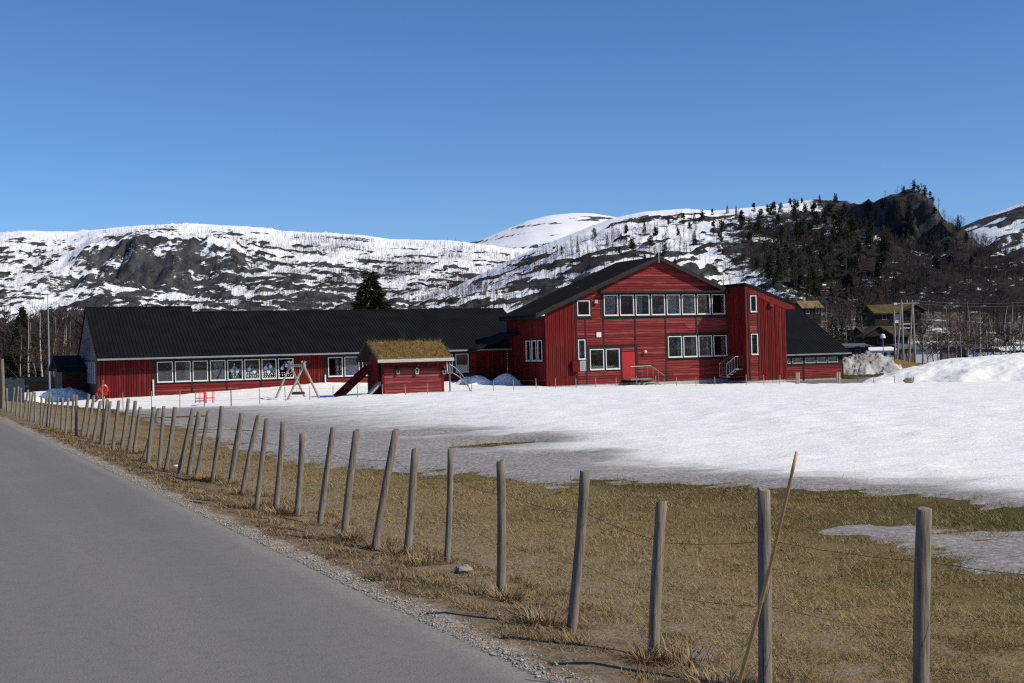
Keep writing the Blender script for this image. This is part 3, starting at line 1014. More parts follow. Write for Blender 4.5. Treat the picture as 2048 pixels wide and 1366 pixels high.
def window(parent, r, b=0.0, side=False, fw=0.06, curtain=None, dull=False):
    a0, a1, z0, z1 = r
    w, h = a1 - a0, z1 - z0
    m = MB()
    for q in ((0, w, 0, fw * 1.25), (0, w, h - fw, h), (0, fw, fw * 1.25, h - fw), (w - fw, w, fw * 1.25, h - fw)):
        m.box(q[0], q[1], -0.085, 0.05, q[2], q[3])
    m.box(-0.02, w + 0.02, -0.12, -0.086, -0.03, 0.03)
    o = m.build('window', MAT['white'], parent, (b, a1, z0) if side else (a0, b, z0))
    if side: o.rotation_euler = (0, 0, -math.pi / 2)
    MB().box(fw, w - fw, -0.02, -0.012, fw * 1.25, h - fw).build('pane', MAT['glass'], o)
    if curtain:
        for c0, c1 in curtain:
            cm = MB(); n = 10
            x0, x1 = fw + (w - 2 * fw) * c0, fw + (w - 2 * fw) * c1
            pts = [(x0 + (x1 - x0) * i / n, 0.16 + 0.025 * (i % 2)) for i in range(n + 1)]
            cm.add([(x, y, 0.05) for x, y in pts] + [(x, y, h - 0.03) for x, y in pts], [(i, i + 1, n + 2 + i, n + 1 + i) for i in range(n)])
            cm.build('curtain', MAT['curtain'], o)
    return o


def row(a0, a1, n, gap, z0, z1):
    w = (a1 - a0 - gap * (n - 1)) / n
    return [(a0 + i * (w + gap), a0 + i * (w + gap) + w, z0, z1) for i in range(n)]


def surround(parent, r, wins, b=0.0, proud=0.052):
    m = MB()
    for q in rect_minus(r, wins): m.box(q[0], q[1], b - proud, b + 0.06, q[2], q[3])
    return m.build('window_surround', MAT['trim'], parent)


def strip(parent, a0, a1, z0, z1, b=0.0, proud=0.06, mat='trim', name='trim_board'):
    return MB().box(a0, a1, b - proud, b + 0.01, z0, z1).build(name, MAT[mat], parent)


def wall_core(parent, r, holes, b, mat='trim', th=0.14):
    m = MB()
    for q in rect_minus(r, holes): m.box(q[0], q[1], b + 0.001, b + th, q[2], q[3])
    return m.build('wall', MAT[mat], parent)


# ------------------------------------------------------------------ main school building
school = empty('school_building', (*ORG, SCH_Z), SCH_ROT)
tag(school, 'two-storey red school building with a wide gable and bright red door', 'building')
AP, APZ, SL = 9.46, 9.75, 0.4075
BW = 0.30
rz_at = lambda a: APZ - 0.26 - SL * abs(a - AP)
TA = 15.66
up = row(4.84, 15.50, 8, 0.16, 5.32, 6.86)
lowr = row(10.28, 15.58, 4, 0.14, 2.07, 3.68)
r1 = fa(1154, 631.5, 0); r2 = fa(1178.5, 601, 0)
small = (r1[0], r2[0], r1[1], r2[1])
r1 = fa(1156, 719, 0); r2 = fa(1169.4, 679, 0)
narrow = (r1[0], r2[0], r1[1], r2[1])
r1 = fa(1179.6, 740, 0); r2 = fa(1238, 697, 0)
lowl = row(r1[0], r2[0], 2, 0.16, r1[1], r2[1])
r1 = fa(1245, 758.5, 0); r2 = fa(1270, 703, 0)
door = (r1[0], r2[0], r1[1], r2[1])
AV = fa(1152.5, 700, 0)[0]                                   # vertical boards left of here
sur = [(4.66, 15.64, 5.16, 6.98), (10.12, 15.64, 1.92, 3.80), (small[0] - .12, small[1] + .16, small[2] - .2, small[3] + .1),
       (narrow[0] - .10, narrow[1] + .10, narrow[2] - .06, narrow[3] + .08), (lowl[0][0] - .26, lowl[1][1] + .24, lowl[0][2] - .12, lowl[0][3] + .16),
       (door[0] - .12, door[1] + .2, BW, door[3] + .42)]
wins = up + lowr + lowl + [small, narrow]
holes = wins + [door]
wall_core(school, (0.02, TA, BW, 5.2), holes, 0.0)
m = MB()
for q in rect_minus((4.0, TA, 5.2, 7.15), holes): m.box(q[0], q[1], 0.001, 0.14, q[2], q[3])
m.prism([(4.0, 7.15), (TA, 7.15), (AP, rz_at(AP))], 1, 0.001, 0.14)
m.prism([(0.02, 5.2), (4.0, 5.2), (4.0, rz_at(4.0)), (0.02, rz_at(0.02))], 1, 0.001, 0.1405) if not any(h[0] < 4.0 and h[3] > 5.2 for h in holes) else [m.prism([(q[0], q[2]), (q[1], q[2]), (q[1], min(q[3], rz_at(q[1]))), (q[0], min(q[3], rz_at(q[0])))], 1, 0.001, 0.1405) for q in rect_minus((0.02, 4.0, 5.2, 7.4), holes)]
m.build('gable_wall', MAT['trim'], school)
# closed body behind the front
m = MB()
m.box(0.02, 0.16, 3.75, 6.9, BW, 5.3); m.box(0.02, 0.16, 0.145, 0.45, BW, 5.3); m.box(0.02, 0.16, 0.45, 3.75, BW, 2.0); m.box(0.02, 0.16, 0.45, 3.75, 3.75, 5.3)
m.build('side_wall', MAT['trim'], school)
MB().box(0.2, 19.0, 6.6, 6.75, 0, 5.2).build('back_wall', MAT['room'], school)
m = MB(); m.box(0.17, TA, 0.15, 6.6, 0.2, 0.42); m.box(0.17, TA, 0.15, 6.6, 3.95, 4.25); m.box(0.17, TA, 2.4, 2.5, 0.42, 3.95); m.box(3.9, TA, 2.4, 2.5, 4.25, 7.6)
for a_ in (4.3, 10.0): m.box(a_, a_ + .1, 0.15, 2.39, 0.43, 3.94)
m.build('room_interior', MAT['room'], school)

cl = Cladding(school)
lim = lambda z: (AP - (APZ - 0.16 - z) / SL, AP + (APZ - 0.16 - z) / SL)
cl.horiz(AV + .09, TA - 0.02, BW, 9.55, 0.0, sur, 'red_h', 0.19, lim)
cl.vert(0.0, AV - .04, BW - .05, lambda a: rz_at(a) - 0.02, 0.0, [], 'red_v', 0.165)
side_w = [(0.58 + i * 1.02, 0.58 + i * 1.02 + 0.78, 2.09, 3.62) for i in range(3)]
cl.vert(0.0, 6.95, BW - .05, 5.38, 0.02, [(0.42, 3.58, 1.98, 3.74)], 'red_v', 0.175, side=1)
for r in side_w: window(school, r, 0.02, True)
m = MB()
for q in rect_minus((0.42, 3.58, 1.98, 3.74), side_w): m.box(-0.03, 0.04, q[0], q[1], q[2], q[3])
m.build('window_surround', MAT['trim'], school)
# tower-like projection on the right
TB = -2.6
tw1 = fa(1500, 624, TB); tw2 = fa(1511.6, 591, TB); tw3 = fa(1502, 709.5, TB); tw4 = fa(1514.4, 667.5, TB)
T1 = (tw1[0], tw2[0], tw1[1], tw2[1]); T2 = (tw3[0], tw4[0], tw3[1], tw4[1])
TE = 19.26
tz = lambda a: 7.42 - 0.345 * (a - TA)
s0, s1 = fa(1497.5, 650, TB)[0], fa(1515.5, 650, TB)[0]
m = MB()
for q in rect_minus((TA, TE, 0.16, 5.9), [T1, T2]): m.box(q[0], q[1], TB + 0.001, TB + 0.14, q[2], q[3])
m.prism([(TA, 5.9), (TE, 5.9), (TE, tz(TE)), (TA, tz(TA))], 1, TB + 0.001, TB + 0.14)
m.build('projection_wall', MAT['trim'], school)
m = MB(); m.box(TA + .02, TA + .14, TB + 0.145, 6.5, 0.16, 7.2); m.box(TE - .14, TE - .001, TB + 0.145, 6.5, 0.16, tz(TE) - .05)
m.build('side_wall', MAT['trim'], school)
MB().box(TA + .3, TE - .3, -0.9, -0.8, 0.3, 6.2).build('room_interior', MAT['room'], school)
cl.vert(TA, s0 - .03, 0.16, lambda a: tz(a) - .02, TB, [], 'red_v', 0.165)
cl.horiz(s0 + .08, s1 - .08, 0.16, 6.95, TB, [(T1[0] - .1, T1[1] + .1, T1[2] - .1, T1[3] + .1), (T2[0] - .1, T2[1] + .1, T2[2] - .1, T2[3] + .1)], 'red_h', 0.19)
cl.vert(s1 + .05, TE, 0.16, lambda a: tz(a) - .02, TB, [], 'red_v', 0.165)
cl.vert(TB, -0.06, 0.3, lambda b: 7.36, TA, [], 'red_v', 0.175, side=1)
cl.done()
for r, c in zip(up, [[(0, .95)], [(0, .12)], [(0, .6)], None, [(0, .85)], [(.8, 1)], None, [(.85, 1)]]): window(school, r, 0.0, curtain=c)
for r, c in zip(lowr, [[(.82, 1)], [(.7, 1)], [(.75, 1)], [(.7, 1)]]): window(school, r, 0.0, curtain=c)
for r in lowl + [small]: window(school, r, 0.0)
window(school, narrow, 0.0, fw=.06, curtain=[(0, .6)])
window(school, T1, TB, fw=.06, curtain=[(.4, 1)]); window(school, T2, TB, fw=.06)
surround(school, sur[0], up); surround(school, sur[1], lowr); surround(school, sur[2], [small]); surround(school, sur[3], [narrow]); surround(school, sur[4], lowl)
surround(school, (T1[0] - .1, T1[1] + .1, T1[2] - .1, T1[3] + .1), [T1], TB); surround(school, (T2[0] - .1, T2[1] + .1, T2[2] - .1, T2[3] + .1), [T2], TB)
# dark upright trim
for u_, v0, v1 in ((1152.5, 592, 771), (1171.5, 637, 770), (1207.5, 634, 695), (1270.8, 634, 765), (1331.5, 632, 763), (1393.2, 631, 668), (1204.5, 588, 634)):
    a_ = fa(u_, 700, 0)[0]; zt = fa(u_, v0, 0)[1]; zb = fa(u_, v1, 0)[1]
    strip(school, a_ - .065, a_ + .065, max(zb, BW), zt, 0.0, 0.058)
for a_ in (s0, s1): strip(school, a_ - .07, a_ + .07, 0.16, tz(a_) - .1, TB, 0.058)
strip(school, -0.04, 0.05, BW - .05, 5.3, 0.0, 0.05, 'red_v', 'corner_board')
strip(school, TA - 0.045, TA + 0.07, 0.16, 7.3, TB, 0.05, 'red_v', 'corner_board')
strip(school, TE - 0.07, TE + 0.03, 0.16, tz(TE) - .1, TB, 0.05, 'red_v', 'corner_board')
# canopy over the upper windows
MB().box(4.4, TA - .02, -0.46, -0.002, 6.985, 7.12).build('canopy', MAT['trim'], school)
# door
dz = door
m = MB(); m.box(dz[0] + .02, dz[1] - .02, -0.03, 0.03, dz[2], dz[3])
do = m.build('door', MAT['door_red'], school); do['label'] = 'bright red entrance door'
m = MB(); m.tube([(dz[1] - .14, -.09, dz[2] + .98), (dz[1] - .14, -.09, dz[2] + 1.14)], 0.016, 6); m.box(dz[1] - .17, dz[1] - .11, -.045, -.032, dz[2] + .9, dz[2] + 1.18)
m.build('handle', MAT['steel'], do)
m = MB()
for q in rect_minus((door[0] - .12, door[1] + .2, BW, door[3] + .42), [(door[0], door[1], 0, door[3] + .02), (door[0], door[1], door[3] + .06, door[3] + .36)]): m.box(q[0], q[1], -0.056, 0.05, q[2], q[3])
m.build('door_frame', MAT['trim'], school)
m = MB(); m.box(door[0], door[1], -0.02, 0.02, door[3] + .061, door[3] + .359); m.build('transom_panel', MAT['red_h'], school)
# electrical cabinet, louvre, vent, lamps
r1 = fa(1142, 743.5, 0); r2 = fa(1156, 721, 0)
MB().box(r1[0], r2[0], -0.30, -0.045, r1[1], r2[1]).build('electrical_cabinet', MAT['red_v'], school)
r1 = fa(1157.5, 742.7, 0); r2 = fa(1171, 721, 0)
m = MB(); m.box(r1[0], r2[0], -0.065, -0.001, r1[1], r2[1])
for i in range(6):
    zz = r1[1] + (r2[1] - r1[1]) * (i + .3) / 6
    m.box(r1[0] + .03, r2[0] - .03, -0.085, -0.066, zz, zz + .05)
m.build('louvre', MAT['grey_louvre'], school)
r1 = fa(1192, 674.5, 0); r2 = fa(1201, 663.5, 0)
vb = MB().box(r1[0], r2[0], -0.11, -0.03, r1[1], r2[1]).build('vent_box', MAT['white'], school)
MB().box(r1[0] - .05, r2[0] + .03, -0.16, -0.03, r2[1] + .002, r2[1] + .04).build('hood', MAT['trim'], vb)
r1 = fa(1187, 607, 0); r2 = fa(1192.5, 600, 0)
MB().box(r1[0], r2[0], -0.26, -0.03, r1[1], r2[1]).build('flood_lamp', MAT['concrete'], school)
r1 = fa(1537, 613, TB); r2 = fa(1544, 605, TB)
MB().box(r1[0], r2[0], TB - 0.26, TB - 0.04, r1[1], r2[1]).build('flood_lamp', MAT['red_h'], school)
a_, z_ = fa(1288, 703.5, 0)
gl = MB(); gl.lathe([(0.001, -.13), (.07, -.11), (.115, -.05), (.13, 0), (.115, .06), (.07, .11), (.001, .13)], 12, 0, 0)
gl.build('globe_lamp', simple('opal_globe', (0.62, 0.56, 0.44), (0.68, 0.62, 0.5), 3, 0.3, 0.5), school, (a_, -0.19, z_), True)
# foundation
m = MB(); m.box(0.03, TA, 0.004, 6.8, -1.0, BW - .02); m.build('foundation', MAT['concrete'], school)
m = MB(); m.box(TA - .02, TE - .02, TB + .02, 0.003, -1.0, 0.15); m.build('foundation', MAT['concrete'], school)
# roofs
m = MB(); m.prism([(-0.95, 5.50), (AP, APZ), (AP, APZ - .22), (-0.95, 5.28)], 1, -0.42, 6.25)
rf = m.build('roof', MAT['roof'], school)
th = math.atan(SL); L = (AP + .95) / math.cos(th)
rib = MB().box(0, L, -0.02, 0.02, 0, 0.035).mesh('roof_rib', MAT['roof'])
for i in range(20):
    o = inst('roof_rib', rib, rf, (-0.95, -0.25 + i * 0.33, 5.50)); o.rotation_euler = (0, -th, 0)
m = MB(); m.prism([(AP, APZ), (TA - .01, APZ - SL * (TA - AP)), (TA - .01, APZ - .22 - SL * (TA - AP)), (AP, APZ - .22)], 1, -0.42, 6.25)
m.build('roof', MAT['roof'], school)
m = MB(); m.prism([(-0.95, 5.53), (AP, APZ + .03), (AP, APZ - .30), (-0.95, 5.20)], 1, -0.46, -0.421); m.build('barge_board', MAT['trim'], school)
m = MB(); m.prism([(AP + .001, APZ + .03), (TA - .02, APZ + .03 - SL * (TA - AP)), (TA - .02, APZ - .30 - SL * (TA - AP)), (AP + .001, APZ - .30)], 1, -0.46, -0.421); m.build('barge_board', MAT['trim'], school)
m = MB(); m.prism([(TA - .06, 7.60), (20.2, 7.60 - .345 * (20.26 - TA)), (20.2, 7.42 - .345 * (20.26 - TA)), (TA - .06, 7.42)], 1, TB - .12, 6.25); m.build('roof', MAT['roof'], school)
m = MB(); m.prism([(TA, 7.42), (20.15, tz(20.15)), (20.15, tz(20.15) - .30), (TE, tz(20.15) - .33), (TE, tz(TE) - .6), (TA, 6.9)], 1, TB - .055, TB - .041); m.build('verge_board', MAT['red_v'], school)
MB().box(-0.94, 0.015, 0.0, 6.2, 5.20, 5.279).build('soffit', MAT['trim'], school)
# antenna on the gable top
MB().tube([(AP - .05, -.50, APZ - .5), (AP - .05, -.50, APZ + .75)], 0.022, 6).build('antenna', MAT['white'], school)
# porch roof in the corner to the left wing
m = MB(); m.prism([(-3.6, 3.14), (-0.05, 4.35), (-0.05, 4.13), (-3.6, 2.95)], 1, 4.6, 8.6); m.build('porch_roof', MAT['roof'], school)

# steel steps
def steps(name, label, a0, a1, b0, b1, zt, n, dirn, rails):
    e = empty(name, (*ORG, SCH_Z), SCH_ROT); tag(e, label, 'stairs')
    MB().box(a0, a1, b0, b1, zt - .07, zt).build('landing', MAT['steel'], e)
    for i in range(n):
        x = a1 + .27 * i if dirn > 0 else a0 - .27 * (i + 1)
        MB().box(x + .005, x + .265, b0, b1, zt - .18 * (i + 1) - .05, zt - .18 * (i + 1)).build('tread', MAT['steel'], e)
    for bb in rails:
        xs_ = [(a0 + .03, zt), (a1 - .03 if dirn > 0 else a0 + .03, zt)]
        m = MB()
        top = [(a0 + .04, bb, zt + .95), (a1, bb, zt + .95), (a1 + .28 * n, bb, zt + .95 - .18 * n)] if dirn > 0 else [(a1 - .04, bb, zt + .95), (a0, bb, zt + .95), (a0 - .28 * n, bb, zt + .95 - .18 * n)]
        m.tube(top, 0.024, 6); m.build('handrail', MAT['steel'], e)
        k = 6
        for i in range(k + 1):
            f_ = i / k
            tot = (top[-1][0] - top[0][0]) * f_ + top[0][0]
            zt_ = np.interp(tot, *zip(*sorted((p_[0], p_[2]) for p_ in top)))
            MB().tube([(tot, bb, zt_ - 0.95), (tot, bb, zt_)], 0.013, 5).build('baluster', MAT['steel'], e)
        m = MB(); m.tube([(p_[0], bb, p_[2] - .93) for p_ in top], 0.035, 4); m.build('stringer', MAT['steel'], e)
    return e


steps('entrance_steps', 'grey steel steps with railing at the bright red door', door[0] - .05, door[1] + .55, -1.35, -0.06, door[2], 4, 1, (-1.33,))
steps('side_steps', 'grey steel steps with railings in the shade beside the projecting wing', TA - .75, TA - .06, -2.2, -1.2, 1.05, 3, -1, (-2.18, -1.22))

# ------------------------------------------------------------------ left wing
wing = empty('school_wing', (*ORG, SCH_Z), SCH_ROT)
tag(wing, 'long single-storey red wing with black roof and a row of windows', 'building')
LB, LE, EZ = 7.0, 6.2, 3.11
def lw(u0, u1): return (fa(u0, 740, LB)[0], fa(u1, 740, LB)[0], 1.34, 2.77)
lws = [lw(*q) for q in ((313.7, 345.5), (349.6, 381.3), (385, 415.5), (420, 451), (454.4, 485.4), (488.6, 519.6), (523, 552.6), (556, 586.8))]
rws = [lw(655.9, 685), lw(688.6, 718.6), lw(724, 752), lw(893, 905.5), lw(911, 937)]
cx1 = fa(307, 740, LB)[0]; cx2, cx3 = fa(589.5, 740, LB)[0], fa(651, 740, LB)[0]
A0, A1 = -30.5, 0.0
wall_core(wing, (A0, A1, 0.0, 3.25), lws + rws, LB)
sl_ = (cx1 + .05, cx2 - .03, 1.22, 2.95); sr_ = (cx3 + .03, lw(752, 753)[1] + .08, 1.22, 2.95); sr2 = (rws[3][0] - .1, rws[4][1] + .1, 1.22, 2.95)
cl = Cladding(wing)
cl.vert(A0, cx1, 0.0, 3.2, LB, [], 'red_v', 0.165)
cl.horiz(cx1 + .1, cx2 - .05, 0.0, 3.2, LB, [sl_], 'red_h', 0.17)
cl.vert(cx2 + .08, cx3 - .08, 0.0, 3.2, LB, [], 'red_v', 0.165)
cl.horiz(cx3 + .1, A1 - 2.6, 0.0, 3.2, LB, [sr_, sr2], 'red_h', 0.17)
cl.vert(A1 - 2.5, A1, 0.0, 3.2, LB, [], 'red_v', 0.165)
cl.done()
surround(wing, sl_, lws, LB); surround(wing, sr_, rws[:3], LB); surround(wing, sr2, rws[3:], LB)
for a_ in (cx1, (lws[1][1] + lws[2][0]) / 2, (lws[3][1] + lws[4][0]) / 2, (lws[5][1] + lws[6][0]) / 2, cx2, cx3):
    strip(wing, a_ - .07, a_ + .07, 0.0, 2.95, LB, 0.056)
lwo = [window(wing, r, LB, curtain=c) for r, c in zip(lws, [None, [(.72, 1)], None, [(.25, .95)], None, None, None, None])]
for r, c in zip(rws, [[(.55, .8)], [(0, 1)], None, None, None]): window(wing, r, LB, curtain=c)
# children's paper cut-outs stuck inside four panes
def disc(m, x, z, r, n=9):
    m.add([(x, -.026, z)] + [(x + r * math.cos(2 * math.pi * i / n), -.026, z + r * math.sin(2 * math.pi * i / n)) for i in range(n)], [(0, 1 + i, 1 + (i + 1) % n) for i in range(n)])
for k, o in enumerate(lwo[4:8]):
    heads = [[(.34, .66), (.72, .62)], [(.35, .72), (.72, .55)], [(.3, .78), (.66, .86), (.5, .5)], [(.3, .72), (.62, .9)]][k]
    hm, bm_, pm = MB(), MB(), MB()
    for hx, hz in heads:
        disc(hm, hx, hz, .125, 12)
        bm_.add([(hx - .12, -.025, hz + .06), (hx + .12, -.025, hz + .06), (hx + (.14 if hx < .5 else -.14), -.025, hz + .36)], [(0, 1, 2)])
    n_ = [6, 22, 20, 18][k]
    for i in range(n_):
        if k == 0: disc(pm, [.5, .5, .5, .44, .56, .5][i], [1.08, .98, .86, .22, .22, 1.15][i], .03, 7)
        else: disc(pm, .14 + .78 * (i % 6) / 5 + random.uniform(-.04, .04), .18 + .11 * (i // 6) + random.uniform(-.03, .03), .03, 7)
    hm.build('paper_faces', MAT['greypaper'], o); bm_.build('paper_hats', MAT['bluepaper'], o); pm.build('paper_snowballs', MAT['paper'], o)
    if k == 0:
        m = MB()
        for hx in (.40, .66): m.add([(hx - .05, -.025, .33), (hx + .06, -.025, .33), (hx + .02, -.025, .52)], [(0, 1, 2)])
        m.build('paper_legs', MAT['pinkpaper'], o)
# rooms behind the glass
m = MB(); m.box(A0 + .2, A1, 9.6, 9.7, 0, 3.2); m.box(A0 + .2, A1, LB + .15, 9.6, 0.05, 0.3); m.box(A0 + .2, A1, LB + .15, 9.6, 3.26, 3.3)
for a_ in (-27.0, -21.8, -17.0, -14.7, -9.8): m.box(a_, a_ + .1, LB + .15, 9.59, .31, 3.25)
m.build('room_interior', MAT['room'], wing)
# roofs: higher end part and the long part
def gable_roof(parent, a0, a1, b0, z0, br, zr, b1, ribs, pitch=0.25):
    m = MB(); m.prism([(b0, z0), (br, zr), (b1, z0), (b1, z0 - .16), (br, zr - .18), (b0, z0 - .16)], 0, a0, a1)
    o = m.build('roof', MAT['roof'], parent)
    th_ = math.atan2(zr - z0, br - b0); L_ = math.hypot(zr - z0, br - b0)
    rb = MB().box(-0.045, 0.045, 0, L_, 0, 0.03).mesh('roof_rib', MAT['roof'])
    n_ = int((a1 - a0) / pitch)
    for i in range(n_):
        r_ = inst('roof_rib', rb, o, (a0 + (i + .5) * (a1 - a0) / n_, b0, z0)); r_.rotation_euler = (th_, 0, 0)
    MB().box(a0, a1, b0 - .09, b0 - .002, z0 - .15, z0 - .03).build('gutter', MAT['gutter'], o)
    MB().box(a0, a1, br - .12, br + .12, zr - .03, zr + .06).build('ridge_cap', MAT['roof'], o)
    return o
gable_roof(wing, -30.62, -23.05, LE, EZ, 13.0, 6.80, 19.8, True)
gable_roof(wing, -23.04, 2.4, LE, EZ, 13.0, 6.40, 19.8, True)
MB().prism([(-23.05, 6.2), (-23.02, 6.2), (-23.02, 6.75), (-23.05, 6.75)], 1, 12.9, 13.1).build('roof_flashing', MAT['roof'], wing)
m = MB(); m.prism([(LB + .01, 0), (19.0, 0), (19.0, 3.15), (13.0, 6.55), (LB + .01, 3.2)], 0, A0 - .01, A0 + .12)
m.build('gable_wall', MAT['gable_grey'], wing)
z = 3.0
while z < 6.4:
    b0_ = LB + max(0, (z - 3.1) * 1.78); b1_ = 19 - max(0, (z - 3.1) * 1.78)
    o = inst('gable_board', shared(H_BOARD, 'gable_board', 'gable_grey'), wing, (A0 - .01, b1_, z), (b1_ - b0_, 1, .18), -math.pi / 2); z += .18
m = MB(); m.box(A0 - .06, A0 - .03, 11.2, 16.6, 3.62, 4.55); m.build('loft_window', MAT['trim'], wing)
m = MB(); m.box(A0 - .05, A0 - .012, 7.0, 19.0, 0, 3.0); m.build('base_panel', MAT['trim'], wing)
for i in range(9): MB().box(A0 - .10, A0 - .051, 7.7 + i * 1.25, 8.15 + i * 1.25, 1.36, 2.9).build('slat', MAT['slat_grey'], wing)
for a_, z0_, z1_ in ((cx1 - .05, 0.3, 1.55), (cx3 - .06, 0.5, 1.5)): MB().box(a_ - .05, a_ + .05, LB - .16, LB - .07, z0_, z1_).build('downpipe', MAT['white'], wing)

# ------------------------------------------------------------------ black-roofed hall on the right
hall = empty('sports_hall', (*ORG, SCH_Z), SCH_ROT)
tag(hall, 'low red hall with a steep black roof and small high windows beside the school', 'building')
HB = 0.75
hr = fa(1685, 740, HB)[0]
hl = 18.0
hw = []
for u0, u1 in ((1573.5, 1579), (1583, 1603.5), (1608.5, 1629), (1632, 1651.5), (1654, 1674.5)): hw.append((fa(u0, 720, HB)[0], fa(u1, 720, HB)[0], 1.28, 1.72))
wall_core(hall, (hl, hr, -0.6, 2.2), hw, HB)
cl = Cladding(hall)
cl.horiz(hl, hr - .05, 0.02, 1.08, HB, [], 'red_h', 0.14)
cl.done()
surround(hall, (hl, hr, 1.09, 2.2), hw, HB)
for r in hw:
    o = window(hall, r, HB, fw=.045)
    for q in (o,): q.data.materials[0] = MAT['grey_louvre']
for u_ in (1607, 1685): a_ = fa(u_, 740, HB)[0]; strip(hall, a_ - .1, a_ + .06, -0.1, 1.2, HB, 0.06)
MB().box(hl, hr, HB - .02, HB + .3, -1.5, 0.015).build('foundation', MAT['concrete'], hall)
m = MB(); m.prism([(HB + .15, -.5), (14.0, -.5), (14.0, 2.1), (7.7, 6.0), (HB + .15, 2.1)], 0, hr - .12, hr - .002); m.build('end_wall', MAT['dark_wood'], hall)
MB().box(hl, hr - .2, 3.0, 3.1, 0, 2.2).build('room_interior', MAT['room'], hall)
gable_roof(hall, 17.9, 27.95, 0.4, 2.06, 7.71, 6.18, 15.0, True, 0.3)
gable_roof(hall, 24.0, 30.6, 9.0, 3.85, 13.5, 6.3, 18.0, True, 0.3)
MB().box(24.2, 29.8, 9.6, 9.75, 0, 3.8).build('back_wall', MAT['dark_wood'], hall)
#PART4
# ------------------------------------------------------------------ roadside fence
POSTS = [((1842, 1436), (1848, 1018), 33), ((1529, 1384), (1527, 979), 27), ((1308, 1314), (1323, 1004), 23), ((1141, 1262), (1170, 942), 20.5), ((1000, 1192), (1001, 922), 18.5),
         ((893, 1126), (901, 898), 12), ((814, 1108), (830, 898), 15.5), ((750, 1099), (792, 860), 15), ((689, 1075), (713, 861), 15), ((640, 1050), (667, 855), 13),
         ((593, 1034), (605, 867), 12.5), ((551, 1021), (567, 843), 12), ((513, 1018), (534, 837), 10), ((485, 990), (517, 830), 10), ((462, 965), (484, 827), 11.5),
         ((424, 965), (444, 813), 9.5), ((392, 957), (417, 822), 8.5), ((378, 952), (399, 824), 10.5), ((357, 948), (386, 818), 9), ((331, 943), (350, 815), 8.5),
         ((318, 937), (328, 813), 7.5), ((297, 928), (308, 814), 8.5), ((286, 921), (318, 817), 7.5), ((269, 909), (281, 814), 7), ((256, 905), (271, 802), 7.5),
         ((242, 902), (257, 797.5), 7), ((225, 902), (238, 801), 7), ((211, 890.5), (221, 803), 6.8), ((202, 891), (215, 799), 6.8), ((187, 882), (201, 802), 7),
         ((175, 876), (188, 791), 5.6), ((164, 874), (178, 789), 6.2), ((153, 872), (153, 791), 5.4), ((144, 868), (147, 790), 5.2), ((131, 868), (137, 797), 5),
         ((123, 865.6), (125, 795), 5.2), ((108, 858), (117, 794), 4.6), ((101, 855), (106, 795), 4.6), ((94.7, 853.5), (100.6, 786), 4.8), ((86.5, 851), (95, 791), 4.4),
         ((81, 849.5), (83, 792), 4), ((70.4, 845), (70, 785), 4.2), ((60, 843), (66, 783), 4.4), ((56, 841.5), (60, 785), 4.2), ((48, 838), (56, 780), 4.4),
         ((40.7, 835), (42, 776), 4), ((33, 832), (37, 773), 4), ((23, 826), (29, 776), 3.8), ((15.3, 824), (13.7, 777), 4), ((6, 819), (6.4, 772), 4.2)]
fence = empty('roadside_fence', (0, 0, 0))
tag(fence, 'row of leaning grey wooden fence posts strung with wire beside the road', 'fence')
POST_TOPS, POST_BASE = [], []
for k, ((bu, bv), (tu, tv), wpx) in enumerate(POSTS):
    B = ground_hit(bu, bv)
    D = B.y
    T = at(tu, tv, D + random.uniform(-.03, .03))
    r = max(0.5 * wpx * D / FPX, 0.028)
    B2 = B - (T - B).normalized() * 0.18
    sides, rings = 14, 9
    rr = random.Random(100 + k)
    vs, fs = [], []
    dirv = (T - B2); L = dirv.length
    bend = rr.uniform(-.012, .012)
    sx_, sy_ = rr.uniform(-.25, .25), rr.uniform(-.25, .25)
    wob = [1 + rr.uniform(-.05, .05) for _ in range(sides)]
    crack = rr.randrange(sides)
    for i in range(rings):
        f_ = i / (rings - 1)
        c_ = B2 + dirv * f_ - B
        c_ = c_ + Vector((bend * math.sin(f_ * 3.1), bend * .5 * math.sin(f_ * 3.1), 0))
        rad = r * (1.05 - 0.10 * f_) * (1 + 0.025 * math.sin(f_ * 11 + k))
        for q in range(sides):
            t_ = 2 * math.pi * q / sides
            rq_ = rad * wob[q] * (0.86 if q == crack and f_ > .35 and k < 12 else 1)
            dz_ = (sx_ * math.cos(t_) + sy_ * math.sin(t_)) * r if i == rings - 1 else 0
            vs.append((c_.x + rq_ * math.cos(t_), c_.y + rq_ * math.sin(t_), c_.z + dz_))
    n0 = len(vs)
    for q in range(sides):                                   # worn, slightly rounded top
        x_, y_, z_ = vs[n0 - sides + q]; cx_, cy_ = c_.x, c_.y
        vs.append((cx_ + (x_ - cx_) * .78, cy_ + (y_ - cy_) * .78, z_ + r * .10))
    for i in range(rings):
        for q in range(sides):
            q2 = (q + 1) % sides
            fs.append((i * sides + q, i * sides + q2, (i + 1) * sides + q2, (i + 1) * sides + q))
    fs.append(tuple(range(rings * sides, rings * sides + sides)))
    me = bpy.data.meshes.new('post'); me.from_pydata(vs, [], fs); me.materials.append(MAT['post'])
    for p_ in me.polygons: p_.use_smooth = len(p_.vertices) == 4
    link(bpy.data.objects.new('post', me), fence, B)
    POST_TOPS.append((T, r)); POST_BASE.append(B)


